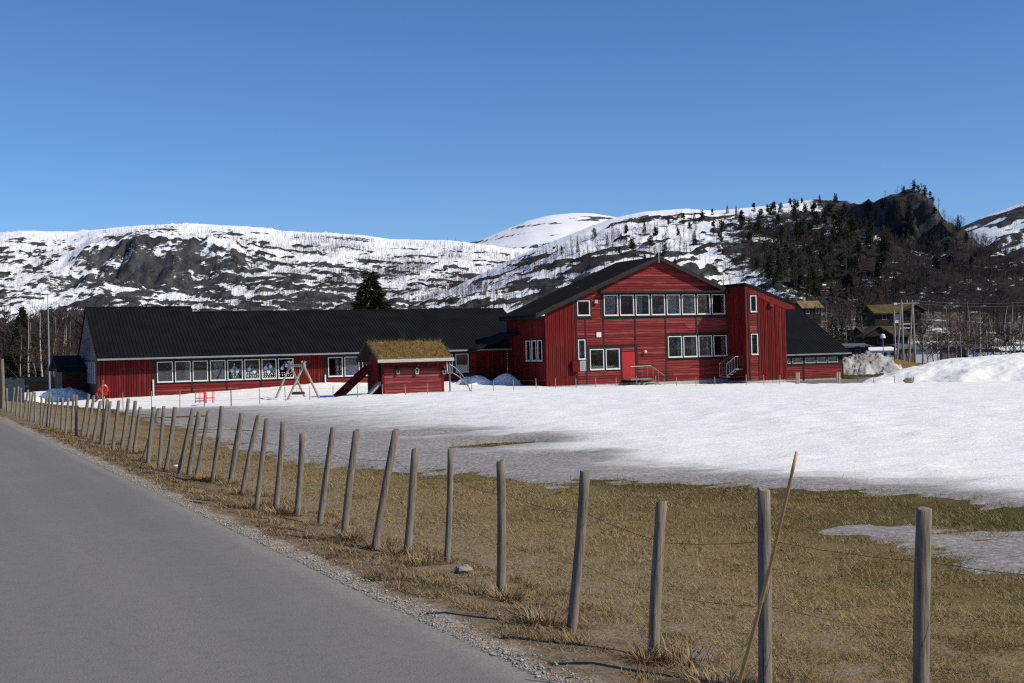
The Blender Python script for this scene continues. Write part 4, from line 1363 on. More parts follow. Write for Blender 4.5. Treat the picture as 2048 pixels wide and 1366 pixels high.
def strand(frac, sag, rad, side, name='wire'):
    """one wire from post to post, hung a little slack"""
    m = MB(); pts = []
    ext = POST_BASE[0] + (POST_BASE[0] - POST_BASE[1]) * 1.3
    anchors = [ext + Vector((0.1, 0, 1.05 * frac))]
    for B, (T, r) in zip(POST_BASE, POST_TOPS):
        anchors.append(B + (T - B) * (frac + random.uniform(-.02, .02)) + Vector((0.9, 0.436, 0)) * (r + .006) * side)
    for a_, b_ in zip(anchors, anchors[1:]):
        n_ = max(3, int((a_ - b_).length / .25))
        for i in range(n_):
            t_ = i / n_
            p_ = a_.lerp(b_, t_); p_.z -= sag * 4 * t_ * (1 - t_) * (a_ - b_).length * random.uniform(.9, 1.1)
            pts.append(p_)
    pts.append(anchors[-1])
    m.tube(pts, rad, 4)
    if name == 'barbed_wire':
        for p_, q_ in zip(pts[:120:1], pts[1:121:1]):
            c_ = (p_ + q_) / 2
            m.tube([c_ + Vector((-.012, 0, -.018)), c_ + Vector((.012, 0, .018))], 0.0018, 3)
    return m.build(name, MAT['wire'], fence)


strand(0.74, 0.016, 0.0017, 1, 'barbed_wire')
strand(0.40, 0.022, 0.0012, 1)


def cane(bu, bv, tu, tv, d0, d1, r, label):
    B = ground_hit(bu, bv) if d0 is None else at(bu, bv, d0); T = at(tu, tv, d1 or B.y)
    m = MB(); n_ = 12; pts, rad = [], []
    for i in range(n_ + 1):
        t_ = i / n_
        p_ = B.lerp(T, t_); p_.x += 0.012 * math.sin(t_ * 3.1)
        pts += [p_ - B]; rad += [r * (1.1 - .35 * t_)]
        if i < n_: q_ = B.lerp(T, t_ + .02 / n_ * 12 * .1); rad += [r * (1.32 - .35 * t_)]; pts += [q_ - B + Vector((0.012 * math.sin(t_ * 3.1), 0, 0))]
    o = m.tube(pts, rad, 8).build('bamboo_marker', MAT['bamboo'], None, B, True)
    tag(o, label, 'marker pole')


cane(1462, 1420, 1593, 903, None, None, 0.0095, 'long yellow bamboo marker pole leaning across the near fence post')
cane(199, 891, 208.5, 793, None, None, 0.016, 'pale bamboo marker pole standing in the far part of the fence')
_b = ground_hit(206, 880)
o = MB().tube([(0, 0, 0), (-.03, .0, .9), (.02, 0, 1.6)], [.035, .03, .02], 6).add([], []).build('snow_stake', MAT['pole_wood'], None, at(207, 826, 62)); tag(o, 'thin grey stake standing in front of the red spring rocker', 'stake')

# ------------------------------------------------------------------ school yard fence
yf = empty('yard_fence', (0, 0, 0))
tag(yf, 'thin wire fence with slim posts across the snow before the school', 'fence')
YB = -12.4
YP = [(245.4, 785, 819), (302.7, 782, 819), (360, 781, 817.6), (412, 782, 812.7), (462, 780, 809), (518.4, 776.6, 803.4), (569.7, 773.6, 798), (619.7, 772.4, 795.6), (666, 772, 793),
      (714.5, 770, 790.7), (764.5, 769, 787), (810, 769, 785), (855, 767.5, 783), (943, 762, 781), (986.7, 761, 781), (1026.5, 759, 780), (1071.4, 756.5, 779), (1111, 756, 777),
      (1151.6, 757, 775), (1191, 755.6, 775), (1232, 755, 774), (1272.6, 752, 773), (1311, 752, 772), (1352.7, 755, 771), (1391.4, 754, 771), (1429, 753.5, 769), (1492, 749, 768),
      (1527, 750, 768), (1559.6, 750, 767), (1715, 746, 769), (1747, 749.7, 769), (1788.7, 751, 769), (1827, 754, 765), (1876.4, 751, 760), (1929, 748.5, 757.3), (1978.6, 748.5, 752.5), (2033.4, 745.5, 750)]
tops = []
for u_, v0, v1 in YP:
    a_, zt = fa(u_, v0, YB); zb = fa(u_, v1, YB)[1] - (0.5 if u_ > 800 else 0.12)
    x_, y_ = ab_world(a_, YB)
    lean = 0.12 if abs(u_ - 412) < 1 else random.uniform(-.03, .03)
    fat = 0.034 if abs(u_ - 462) < 1 else 0.026
    base_ = Vector((x_ - lean, y_, zb + SCH_Z)); top_ = Vector((x_, y_, zt + SCH_Z))
    MB().tube([(0, 0, 0), (top_ - base_)], [fat, fat * .9], 6).build('post', MAT['darksteel'] if abs(u_ - 462) < 1 or u_ > 1700 else MAT['pole_wood'], yf, base_)
    tops.append(top_)
for f_ in (0.12, 0.55):
    m = MB(); m.tube([t_ - Vector((0, 0.03, f_)) for t_ in tops[:29]], 0.004, 3); m.build('wire', MAT['wire'], yf)
    m = MB(); m.tube([t_ - Vector((0, 0.03, f_ * .5)) for t_ in tops[29:33]], 0.004, 3); m.build('wire', MAT['wire'], yf)
for u_, lab in ((1593.2, 'stout grey gate post before the black-roofed hall, darker of the left pair'), (1597, 'yellowish wooden gate post before the black-roofed hall, right of the left pair'),
                (1674, 'stout grey gate post at the right end of the hall'), (1678.5, 'yellowish wooden gate post at the right end of the hall')):
    B = at(u_, 770, 92); T = at(u_, 744.5, 92)
    o = MB().tube([(0, 0, -.4), (0, 0, .5), (T - B)], [.085, .08, .078], 8).build('gate_post', MAT['pole_wood'] if u_ in (1593.2, 1674) else MAT['bamboo'], None, B)
    tag(o, lab, 'post', 'gate posts before the hall')

# ------------------------------------------------------------------ playhouse with turf roof
play = empty('playhouse', (*ORG, SCH_Z), SCH_ROT)
tag(play, 'small red playhouse with a shaggy dry-grass roof', 'playhouse')
PB, P0, P1 = -6.6, -14.75, -10.6
wall_core(play, (P0, P1, -0.3, 2.45), [], PB, 'red_v')
cl = Cladding(play)
cl.horiz(P0 + .12, P1 - .12, 0.1, 1.98, PB, [], 'red_play', 0.185)
cl.done()
for a_ in (P0, P1 - .12): strip(play, a_, a_ + .14, -0.2, 2.45, PB, 0.055, 'red_v', 'corner_board')
strip(play, P0 + .1, P1 - .1, 1.99, 2.06, PB, 0.09, 'red_v', 'rail')
for i in range(6): strip(play, P0 + .35 + i * .68, P0 + .40 + i * .68, 2.07, 2.24, PB, 0.07, 'red_play', 'peg')
m = MB(); m.box(P0, P0 + .12, PB + .9, -3.7, 0.1, 2.3); m.prism([(PB + .14, 2.3), (-3.7, 2.3), (-5.1, 3.35)], 0, P0, P0 + .12); m.build('end_wall', MAT['red_v'], play)
m = MB(); m.box(P1 - .12, P1, PB + .15, -3.7, 0.1, 2.3); m.prism([(PB + .14, 2.3), (-3.7, 2.3), (-5.1, 3.35)], 0, P1 - .12, P1); m.build('end_wall', MAT['red_v'], play)
MB().box(P0, P1, -3.7, -3.58, -.3, 2.3).build('back_wall', MAT['red_v'], play)
MB().box(P0 + .12, P1 - .12, PB + .14, -3.7, .3, .42).build('floor_deck', MAT['dark_wood'], play)
RA0, RA1 = -15.25, -10.1
m = MB(); m.prism([(-7.25, 2.50), (-5.1, 3.62), (-3.0, 2.50), (-3.0, 2.42), (-5.1, 3.50), (-7.25, 2.42)], 0, RA0, RA1); m.build('roof_boards', MAT['dark_wood'], play)
xs_ = np.linspace(RA0 + .03, RA1 - .03, 60)
vs, fs = [], []
nb = 36
for i, x_ in enumerate(xs_):
    for j in range(nb + 1):
        b_ = -7.22 + (4.2) * j / nb
        zz = 2.5 + (1.12 - abs(b_ + 5.1) * 1.12 / 2.15) + 0.10 + 0.05 * float(noise2(x_ * 2, b_ * 2, 5)) + 0.03 * float(noise2(x_ * 6, b_ * 6, 6))
        if i in (0, 59) or j in (0, nb): zz -= 0.13
        vs.append((x_, b_, zz))
for i in range(59):
    for j in range(nb): fs.append((i * (nb + 1) + j, (i + 1) * (nb + 1) + j, (i + 1) * (nb + 1) + j + 1, i * (nb + 1) + j + 1))
tm = np_mesh('turf', vs, fs, MAT['turf'], None, True); turf = link(bpy.data.objects.new('turf', tm), play)


def blade_mesh(name, pos, length, lean, width, hue, mat, seg=1, az=None):
    """grass blades as tapered bent strips: pos (N,3), per-blade length, lean from upright (rad)"""
    n = len(pos)
    az = RNG.uniform(0, 2 * np.pi, n) if az is None else az
    dx, dy = np.cos(az), np.sin(az)
    px, py = -dy, dx
    V = []
    for k in range(seg + 1):
        f = k / seg
        ang = lean * (0.35 + 0.65 * f) if seg > 1 else lean
        if k == 0: c = pos.copy()
        else:
            st = length / seg
            c = c + np.stack([dx * np.sin(ang) * st, dy * np.sin(ang) * st, np.cos(ang) * st], -1)
        if k < seg:
            w = width * (1 - 0.6 * f)
            o = np.stack([px * w / 2, py * w / 2, np.zeros(n)], -1)
            V += [c - o, c + o]
        else: V += [c]
    m_ = len(V)
    VV = np.stack(V, 1).reshape(-1, 3)
    b = np.arange(n)[:, None] * m_
    T = []
    for k in range(seg - 1):
        T += [b + np.array([[2 * k, 2 * k + 1, 2 * k + 3]]), b + np.array([[2 * k, 2 * k + 3, 2 * k + 2]])]
    T += [b + np.array([[2 * (seg - 1), 2 * seg - 1, 2 * seg]])]
    return np_mesh(name, VV, np.concatenate(T), mat, {'hue': np.repeat(hue, m_)})


n_ = 5200
bx_, bb_ = RNG.uniform(RA0, RA1, n_), RNG.uniform(-7.25, -3.2, n_)
pz = 2.5 + (1.12 - np.abs(bb_ + 5.1) * 1.12 / 2.15) + 0.10
o = link(bpy.data.objects.new('turf_grass', blade_mesh('turf_grass', np.stack([bx_, bb_, pz], -1), RNG.uniform(.12, .34, n_), RNG.uniform(.3, 1.3, n_), .022, np.clip(RNG.normal(.5, .25, n_), 0, 1), MAT['turf_blade'])), play)
o['kind'] = 'stuff'
MB().box(RA0, RA1, -7.33, -7.255, 2.36, 2.56).build('eave_board', simple('bleached_board', (.3, .29, .27), (.5, .48, .45), 4, .85, .2, (.4, 1, 5)), play)
MB().box(RA0 + .3, RA1 - .05, -7.1, -7.02, 2.27, 2.35).build('eave_beam', MAT['dark_wood'], play)
for b0_, z0_, b1_, z1_ in ((-7.25, 2.40, -5.1, 3.52), (-5.1, 3.52, -2.95, 2.40)):
    MB().prism([(b0_, z0_), (b1_, z1_), (b1_, z1_ + .22), (b0_, z0_ + .22)], 0, RA0 - .06, RA0 - .003).build('barge_board', MAT['dark_wood'], play)
m = MB(); n_ = 14                                                # whip of dry stalks on the ridge
for i in range(n_): m.tube([(-12.6 + random.uniform(-.1, .1), -5.1, 3.6), (-12.6 + random.uniform(-.5, .3), -5.1 + random.uniform(-.2, .2), 3.6 + random.uniform(.5, 1.0))], [.008, .003], 3)
m.build('dry_stalks', MAT['twig'], play)
# chute boards on the left end
q0 = fb(738, 752, P0); q1 = fa(676, 793, -4.6)
m = MB(); m.prism([(-17.05, -.15), (-14.9, 1.72), (-14.9, 2.25), (-17.65, -.10)], 1, -4.4, -4.3); m.prism([(-17.05, -.15), (-14.9, 1.72), (-14.9, 2.25), (-17.65, -.10)], 1, -3.75, -3.65)
m.build('slide_side', MAT['red_v'], play)
m = MB(); m.prism([(-17.4, -.1), (-14.9, 1.85), (-14.9, 1.78), (-17.3, -.14)], 1, -4.29, -3.76); m.build('slide_bed', MAT['darksteel'], play)
m = MB(); m.prism([(-15.95, 0.02), (-14.78, 1.15), (-14.78, .98), (-15.8, 0.0)], 1, -6.45, -5.75); m.build('ramp', MAT['slat_grey'], play)

# bird houses on the wall
def birdhouse(u_, v_, label, white):
    a_, z_ = fa(u_, v_, PB - .1)
    x_, y_ = ab_world(a_, PB - .042)
    e = empty('bird_house', (x_, y_, SCH_Z + z_), SCH_ROT); tag(e, label, 'bird house', 'bird houses on the playhouse wall')
    m = MB(); m.prism([(-.09, -.16), (.09, -.16), (.09, .1), (0, .2), (-.09, .1)], 1, -.17, -.01); m.build('box', MAT['dark_wood'], e)
    for s_ in (-1, 1): MB().prism([(0, .205), (s_ * .15, .085), (s_ * .15, .115), (0, .24)], 1, -.21, .0).build('roof', MAT['white'] if white else MAT['dark_wood'], e)
    m = MB(); m.box(-.10, -.065, -.185, -.171, -.17, .09); m.box(.065, .10, -.185, -.171, -.17, .09); m.box(-.064, .064, -.185, -.171, -.17, -.13)
    if white != 2: m.build('trim', MAT['white'] if white else MAT['slat_grey'], e)
birdhouse(795, 743, 'dark bird house on the playhouse wall, nearest the slide', 0)
birdhouse(833, 743, 'white-edged bird house in the middle of the playhouse wall', 1)
birdhouse(887, 743, 'grey bird house at the far corner of the playhouse wall', 0)

# arched ladder beside the playhouse
arch = empty('climbing_arch', (*ORG, SCH_Z), SCH_ROT); tag(arch, 'grey arched climbing ladder beside the playhouse', 'climbing frame')
AB_ = -5.6
pa_, pz_ = fa(898.5, 719, AB_)
MB().tube([(pa_, AB_, -.3), (pa_, AB_, pz_)], .055, 8).build('upright', MAT['steel'], arch)
for off, px_ in ((0, [(899, 729), (908, 734), (917, 742), (926, 753), (934, 766), (938, 776), (941, 790)]), (1, [(899, 747), (906, 751), (914, 757), (922, 765), (930, 776), (934, 784), (938, 792)])):
    MB().tube([(fa(u_, v_, AB_)[0], AB_ - .03 - .7 * off, fa(u_, v_, AB_ - .7 * off)[1]) for u_, v_ in px_], .03, 6).build('arched_rail', MAT['steel'], arch)
for (u0, v0), (u1, v1) in (((917, 742), (914, 757)), ((926, 753), (922, 765)), ((935, 768), (930, 776))):
    MB().tube([(fa(u0, v0, AB_)[0], AB_ - .03, fa(u0, v0, AB_)[1]), (fa(u1, v1, AB_)[0], AB_ - .73, fa(u1, v1, AB_ - .7)[1])], .02, 5).build('rung', MAT['steel'], arch)
MB().box(pa_ - .25, pa_ + .2, AB_ - .1, AB_ + .1, fa(898, 746, AB_)[1] - .03, fa(898, 746, AB_)[1] + .03).build('platform', MAT['steel'], arch)

# swing
sw = empty('swing_frame', (*ORG, SCH_Z), SCH_ROT); tag(sw, 'wooden A-frame swing of grey poles standing in the snow', 'swing')
def P(u_, v_, b_): a_, z_ = fa(u_, v_, b_); return Vector((a_, b_, z_))
F0, F1 = -5.2, -1.6
LEG = 0.075
for b_, apex, f1_, f2_ in ((F0, (607, 729), (577, 795), (638, 794)), (F1, (580, 729), (552.5, 794), (610, 793))):
    t_ = P(*apex, b_)
    for s_, ft in ((-1, f1_), (1, f2_)):
        g_ = P(*ft, b_); dv = (t_ - g_)
        MB().tube([g_ - dv * .12 + Vector((0, .08 * s_, 0)), t_ + dv * .10 + Vector((0, .08 * s_, 0))], LEG, 8).build('leg', MAT['pole_wood'], sw)
t0, t1 = P(607, 731, F0), P(580, 731, F1)
MB().tube([t0 + (t0 - t1) * .1, t1 + (t1 - t0) * .1], .085, 8).build('crossbar', MAT['pole_wood'], sw)
c0 = t0.lerp(t1, .30); c1 = t0.lerp(t1, .62)
sz = P(598, 786, -3.4).z
se = MB().tube([Vector((c0.x - .05, c0.y, sz)), Vector((c1.x + .02, c1.y, sz))], .09, 8)
se = MB(); 
for i in range(14):
    t_ = 2 * math.pi * i / 14
sc_ = (c0 + c1) / 2
se.tube([Vector((sc_.x + .38 * math.cos(2 * math.pi * i / 16), sc_.y + .38 * math.sin(2 * math.pi * i / 16), sz)) for i in range(17)], .085, 8)
se.build('tyre_seat', MAT['rubber'], sw)
for c_ in (c0, c1):
    MB().tube([c_, Vector((sc_.x + (c_.x - sc_.x) * .6, sc_.y + (.36 if c_.y > sc_.y else -.36), sz + .05))], .012, 4).build('chain', MAT['steel'], sw)

# red climbing table frame
rt = empty('red_play_table', (*ORG, SCH_Z), SCH_ROT); tag(rt, 'red metal play table frame on the snow below the windows', 'play table')
RB = -7.2
for u_ in (391, 400, 425, 428): MB().tube([P(u_, 784, RB), P(u_, 806, RB)], .022, 6).build('leg', MAT['red_plastic'], rt)
MB().tube([P(390.5, 785, RB), P(412, 784, RB)], .03, 6).build('top_rail', MAT['red_plastic'], rt)
MB().tube([P(390.5, 796.5, RB), P(429, 795.5, RB)], .035, 6).build('bench_rail', MAT['red_plastic'], rt)
pa_, pb_ = P(408, 803, RB), P(412.5, 782, RB)
MB().box(pa_.x, pb_.x, RB - .09, RB + .09, pa_.z - .1, pb_.z).build('panel', MAT['red_plastic'], rt)
MB().box(P(391, 800, RB).x, P(408, 800, RB).x, RB - .3, RB + .1, P(400, 802.5, RB).z, P(400, 801, RB).z).build('bottom_board', MAT['trim'], rt)

# red spring rocker
sr = empty('spring_rocker', (*ORG, SCH_Z), SCH_ROT); tag(sr, 'red spring rocker with curved arms at the wing corner', 'spring rocker')
SB = -8.0
m = MB()
for i in range(2): pass
ring = [P(208 + 6.2 * math.cos(t_), 780 + 9 * math.sin(t_), SB) for t_ in np.linspace(0, 2 * math.pi, 19)]
MB().tube(ring, .085, 7).build('body', MAT['red_plastic'], sr)
MB().tube([P(203, 776, SB), P(196, 781, SB), P(193, 788, SB), P(195, 794, SB)], .07, 6).build('arm', MAT['red_plastic'], sr)
MB().tube([P(203, 790, SB), P(197, 796, SB), P(190, 804, SB)], [.09, .08, .05], 6).build('spring', MAT['darksteel'], sr)

# flagpole
B = at(99.5, 778, 100); T = at(95.2, 589, 100)
fp = empty('flagpole', B); tag(fp, 'tall bare white flagpole left of the grey gable end', 'flagpole')
MB().tube([(0, 0, -.6), (T - B) * .5, T - B], [.075, .06, .035], 8).build('pole', MAT['slat_grey'], fp)
k_ = T - B; MB().lathe([(.001, -.06), (.06, 0), (.001, .07)], 8).build('finial', MAT['white'], fp, k_ + Vector((0, 0, .05)))

# little annex and long dark shed at the far left
an = empty('annex', (*ab_world(-33.6, 13.0), SCH_Z), SCH_ROT); tag(an, 'low annex with dark roof against the grey gable end', 'shed')
MB().box(1.3, 2.9, -.2, 6, 0, 2.6).build('wall', MAT['dark_wood'], an)
MB().box(1.4, 2.5, -.26, -.205, 0, 1.55).build('red_panel', MAT['red_v'], an)
m = MB(); m.prism([(-.9, 2.35), (2.8, 3.4), (6.6, 2.4), (6.6, 2.25), (2.8, 3.25), (-.9, 2.2)], 0, 0.9, 2.9); m.build('roof', MAT['roof'], an)
p0 = at(40, 790, 118); p1 = at(122, 786, 118)
sh = empty('long_shed', (p0.x, 118, -2.1)); tag(sh, 'long low dark brown shed under the bare birches', 'shed')
Ls = p1.x - p0.x
MB().box(-9, Ls, 0, 4, 0, 2.1).build('wall', MAT['dark_wood'], sh)
for i in range(24): MB().box(-9 + i * (Ls + 9) / 24 + .01, -9 + (i + 1) * (Ls + 9) / 24 - .05, -.04, -.003, .05, 2.0).build('board', MAT['dark_wood'], sh)
m = MB(); m.prism([(-.5, 2.05), (2, 2.5), (4.5, 2.05), (4.5, 1.95), (2, 2.4), (-.5, 1.95)], 0, -9.3, Ls + .3); m.build('roof', MAT['roof'], sh)
teal = simple('faded_teal_paint', (.035, .075, .085), (.07, .12, .13), 5, .8, .2)
tf = empty('teal_slat_fence', at(12, 800, 66)); tag(tf, 'short fence of faded teal upright slats at the far left', 'fence')
for i in range(13):
    B = at(11 + i * 3.1, 806, 66) - tf.location; T = at(11 + i * 3.1, 757 + random.uniform(-2, 3), 66) - tf.location
    MB().box(B.x - .035, B.x + .035, B.y - .012, B.y + .012, B.z, T.z).build('slat', teal, tf)
MB().box(-.1, 1.2, .015, .05, at(20, 775, 66).z - tf.location.z, at(20, 772, 66).z - tf.location.z).build('rail', teal, tf)
o = MB().tube([(0, 0, -.3), (.02, 0, 1.0), (0, 0, 2.1)], [.09, .085, .08], 10).build('gate_post', MAT['post'], None, at(6, 812, 57)); tag(o, 'tall grey post standing behind the farthest fence posts', 'post')
o = MB().tube([(0, 0, -.3), (.02, 0, 1.0), (0, 0, 1.9)], [.10, .095, .09], 10).build('gate_post', MAT['dark_wood'], None, at(-1, 820, 52)); tag(o, 'dark thick post cut by the left picture edge', 'post')
#PART5
# ------------------------------------------------------------------ cabins and sheds on the slope to the right
def cabin(name, label, u0, u1, vbase, hw, hr, dist, depth, wall, roof, over=0.5, rz=0.25, ridge='along', turf_h=0.25):
    B = at((u0 + u1) / 2, vbase, dist)
    L = (u1 - u0) * dist / FPX
    e = empty(name, B, rz); tag(e, label, 'cabin')
    MB().box(-L / 2, L / 2, -depth / 2, depth / 2, -2.0, hw).build('wall', MAT[wall], e)
    if ridge == 'along':
        pts = [(-depth / 2 - over, hw - .12), (0, hr), (depth / 2 + over, hw - .12), (depth / 2 + over, hw - .12 + turf_h), (0, hr + turf_h), (-depth / 2 - over, hw - .12 + turf_h)]
        MB().prism([(-depth / 2, hw), (depth / 2, hw), (0, hr)], 0, -L / 2, L / 2).build('gable', MAT[wall], e)
        MB().prism(pts, 0, -L / 2 - over, L / 2 + over).build('roof', MAT[roof], e)
        MB().box(-L / 2 - over, L / 2 + over, -depth / 2 - over - .06, -depth / 2 - over - .002, hw - .2, hw + .02).build('eave_board', MAT['dark_wood'], e)
    else:
        pts = [(-L / 2 - over, hw - .12), (0, hr), (L / 2 + over, hw - .12), (L / 2 + over, hw - .12 + turf_h), (0, hr + turf_h), (-L / 2 - over, hw - .12 + turf_h)]
        MB().prism([(-L / 2, hw), (L / 2, hw), (0, hr)], 1, -depth / 2, depth / 2).build('gable', MAT[wall], e)
        MB().prism(pts, 1, -depth / 2 - over, depth / 2 + over).build('roof', MAT[roof], e)
    return e, L


def cab_win(e, x, z, w, h, y, mat='white'):
    m = MB(); f = .09
    for q in ((x, x + w, z, z + f), (x, x + w, z + h - f, z + h), (x, x + f, z + f, z + h - f), (x + w - f, x + w, z + f, z + h - f)): m.box(q[0], q[1], y - .06, y + .02, q[2], q[3])
    o = m.build('window', MAT[mat], e)
    MB().box(x + f, x + w - f, y - .03, y - .01, z + f, z + h - f).build('pane', MAT['rubber'], o)
    return o


MAT['tgold'] = simple('golden_turf', (0.15, 0.10, 0.045), (0.26, 0.185, 0.085), .6, .95, .05, bump=.3, dist=.1)
MAT['tolive'] = simple('olive_turf', (0.06, 0.050, 0.020), (0.12, 0.098, 0.038), .6, .95, .05, bump=.3, dist=.1)
MAT['tbrown'] = simple('brown_turf', (0.05, 0.038, 0.026), (0.10, 0.075, 0.048), .6, .95, .05, bump=.3, dist=.1)
e, L = cabin('turf_cabin', 'dark cabin with golden turf roof high on the slope right of the school', 1596, 1634, 631, 1.6, 3.2, 300, 6, 'dark_wood', 'tgold', rz=.15)
for x_ in (-1.6, .8): cab_win(e, x_, .35, .9, .85, -3.0)
MB().box(-1.0, -.5, -.3, .3, 3.2, 4.3).build('chimney', MAT['concrete'], e)
e, L = cabin('turf_cabin', 'dark cabin with long olive turf roof and white door behind the power poles', 1736, 1832, 648, 2.2, 3.9, 270, 6.5, 'dark_wood', 'tolive', rz=.12)
MB().box(-.9, .1, -3.32, -3.255, .1, 2.1).build('door', MAT['white'], e); cab_win(e, .8, .9, 1.1, 1.1, -3.25, 'slat_grey'); cab_win(e, -3.6, .9, 1.0, 1.1, -3.25, 'slat_grey')
MB().box(2.4, 4.6, -4.6, -3.3, -.3, -.1).build('veranda', MAT['slat_grey'], e)
m = MB(); m.prism([(-2.6, 2.5), (0, 3.75), (2.6, 2.5)], 1, -4.3, -2.0); m.build('porch_gable', MAT['dark_wood'], e).location = (3.3, 0, 0)
m = MB(); m.prism([(-2.9, 2.35), (0, 3.8), (2.9, 2.35), (2.9, 2.6), (0, 4.05), (-2.9, 2.6)], 1, -4.6, -2.0); m.build('porch_roof', MAT['tolive'], e).location = (3.3, 0, 0)
e, L = cabin('turf_cabin', 'dark gabled house with brown turf roof below the olive-roofed cabin', 1718, 1800, 697, 1.9, 3.2, 200, 7, 'dark_wood', 'tbrown', rz=.1)
cab_win(e, -1.7, .8, .9, 1.1, -3.5, 'gable_grey'); cab_win(e, .9, .7, 1.2, .5, -3.5, 'slat_grey')
m = MB(); m.prism([(-2.4, 1.9), (0, 3.3), (2.4, 1.9)], 1, -4.2, -1.0); m.build('front_gable', MAT['dark_wood'], e).location = (-1.8, 0, 0)
m = MB(); m.prism([(-2.7, 1.75), (0, 3.35), (2.7, 1.75), (2.7, 1.95), (0, 3.55), (-2.7, 1.95)], 1, -4.5, -1.0); m.build('front_roof', MAT['tbrown'], e).location = (-1.8, 0, 0)


def low_house(name, label, u0, u1, v0, v1, dist, wall, roof, rz, cat, nwin, wmat):
    B = at((u0 + u1) / 2, v1, dist); T = at((u0 + u1) / 2, v0, dist)
    L, h = (u1 - u0) * dist / FPX, T.z - B.z
    e = empty(name, B, rz); tag(e, label, cat)
    MB().box(-L / 2, L / 2, 0, 5, -1.5, h * 1.0).build('wall', MAT[wall], e)
    m = MB(); m.prism([(-.35, h * .97), (2.5, h * 1.22), (5.3, h * .97), (5.3, h * 1.07), (2.5, h * 1.34), (-.35, h * 1.07)], 0, -L / 2 - .3, L / 2 + .3); m.build('roof', MAT[roof], e)
    for i in range(nwin): cab_win(e, -L / 2 + (i + .7) * L / (nwin + .5), h * .42, .6, h * .40, -.001, wmat)
    return e


MAT['snowroof'] = simple('snow_on_roof', (.68, .70, .73), (.78, .79, .81), 1, .8, .2)
low_house('garage', 'low white garage with windows left of the power poles', 1741, 1793, 701, 722, 180, 'white', 'snowroof', .08, 'garage', 3, 'slat_grey')
low_house('grey_shed', 'dark grey shed roof just right of the black-roofed hall', 1686, 1738, 694, 716, 140, 'dark_wood', 'darksteel', .05, 'shed', 1, 'gable_grey')
low_house('grey_house', 'grey house between the power poles and the birches', 1801, 1830, 697, 724, 186, 'gable_grey', 'darksteel', .08, 'house', 1, 'slat_grey')
low_house('white_house', 'white house seen between the birch trunks right of the poles', 1832, 1880, 698, 724, 188, 'white', 'darksteel', .06, 'house', 0, 'gable_grey')
low_house('brown_house', 'long grey-brown house behind the birches above the snow bank', 1884, 1930, 694, 722, 190, 'gable_grey', 'darksteel', .05, 'house', 2, 'slat_grey')
low_house('white_house', 'small white house wall above the crest of the snow bank', 1933, 1962, 699, 720, 190, 'white', 'darksteel', .05, 'house', 0, 'gable_grey')
low_house('snowy_house', 'grey house with snowy roof at the right picture edge', 2000, 2075, 700, 724, 192, 'gable_grey', 'snowroof', .05, 'house', 3, 'slat_grey')

# parked car behind the snow bank
B = at(1983, 719, 165)
car = empty('parked_car', B, .1); tag(car, 'pale blue-grey parked car behind the snow bank', 'car')
carp = simple('pale_car_paint', (.42, .46, .52), (.48, .52, .58), 1, .3, .5)
m = MB(); m.prism([(-2.1, .3), (2.1, .3), (2.15, .75), (1.3, .9), (-2.05, .95), (-2.15, .6)], 1, -.85, .85); m.build('body', carp, car)
m = MB(); m.prism([(-1.9, .95), (1.2, .9), (.55, 1.42), (-1.6, 1.45)], 1, -.75, .75); m.build('cabin', MAT['rubber'], car)
m = MB(); m.prism([(-1.65, 1.452), (.58, 1.425), (.5, 1.5), (-1.5, 1.52)], 1, -.74, .74); m.build('roof', carp, car)
for x_ in (-1.35, 1.3):
    for y_ in (-.86, .72):
        w_ = MB().tube([(x_, y_, .32), (x_, y_ + .14, .32)], .32, 14).build('wheel', MAT['rubber'], car)

# H-frame power poles
pp = empty('power_pole_frame', at(1815, 728, 138)); tag(pp, 'twin A-shaped wooden power poles with crossarm and steel bars', 'power poles')
O_ = pp.location
def Q(u_, v_, d_=138): return at(u_, v_, d_) - O_
for (bu, bv), (tu, tv), r_ in (((1793, 730), (1802.5, 604), .13), ((1807, 730), (1803.5, 604), .13), ((1817.5, 730), (1824.5, 606), .13), ((1830.5, 730), (1825.5, 606), .13)):
    MB().tube([Q(bu, bv), Q(tu, tv)], [r_, r_ * .75], 8).build('pole', MAT['pole_wood'], pp)
MB().tube([Q(1787, 608), Q(1838, 606.5)], .09, 6).build('crossarm', MAT['pole_wood'], pp)
for v_ in (648, 656): MB().tube([Q(1797, v_ + .7), Q(1824, v_)], .07, 6).build('steel_bar', MAT['white'], pp)
MB().box(*sorted((Q(1787, 607).x, Q(1792.5, 607).x)), -.25, .25, Q(1790, 609.5).z, Q(1790, 605.5).z).build('isolator', MAT['white'], pp)
for u_ in (1803, 1814, 1825): MB().lathe([(.05, 0), (.08, .1), (.05, .2), (.08, .3), (.03, .4)], 8).build('insulator', MAT['slat_grey'], pp, Q(u_, 607))
pl = empty('power_line', at(1827, 607, 138)); tag(pl, 'thin power line running right from the twin poles', 'power line')
for dz_ in (0, .5):
    m = MB(); A_ = Vector((0, 0, dz_ * .6)); E_ = at(2150, 602, 190) - pl.location + Vector((0, 0, dz_))
    m.tube([A_.lerp(E_, i / 16) - Vector((0, 0, 3.0 * 4 * (i / 16) * (1 - i / 16) * .18)) for i in range(17)], .012, 4); m.build('wire', MAT['steel'], pl)
up_ = empty('utility_pole', at(1790.5, 728, 142)); tag(up_, 'single grey utility pole just left of the twin power poles', 'utility pole')
MB().tube([(0, 0, 0), at(1788, 622, 142) - up_.location], [.14, .10], 8).build('pole', MAT['pole_wood'], up_)
MB().tube([Vector((-.3, 0, 0)) + at(1788, 626, 142) - up_.location, Vector((.3, 0, 0)) + at(1788, 626, 142) - up_.location], .04, 5).build('bracket', MAT['steel'], up_)

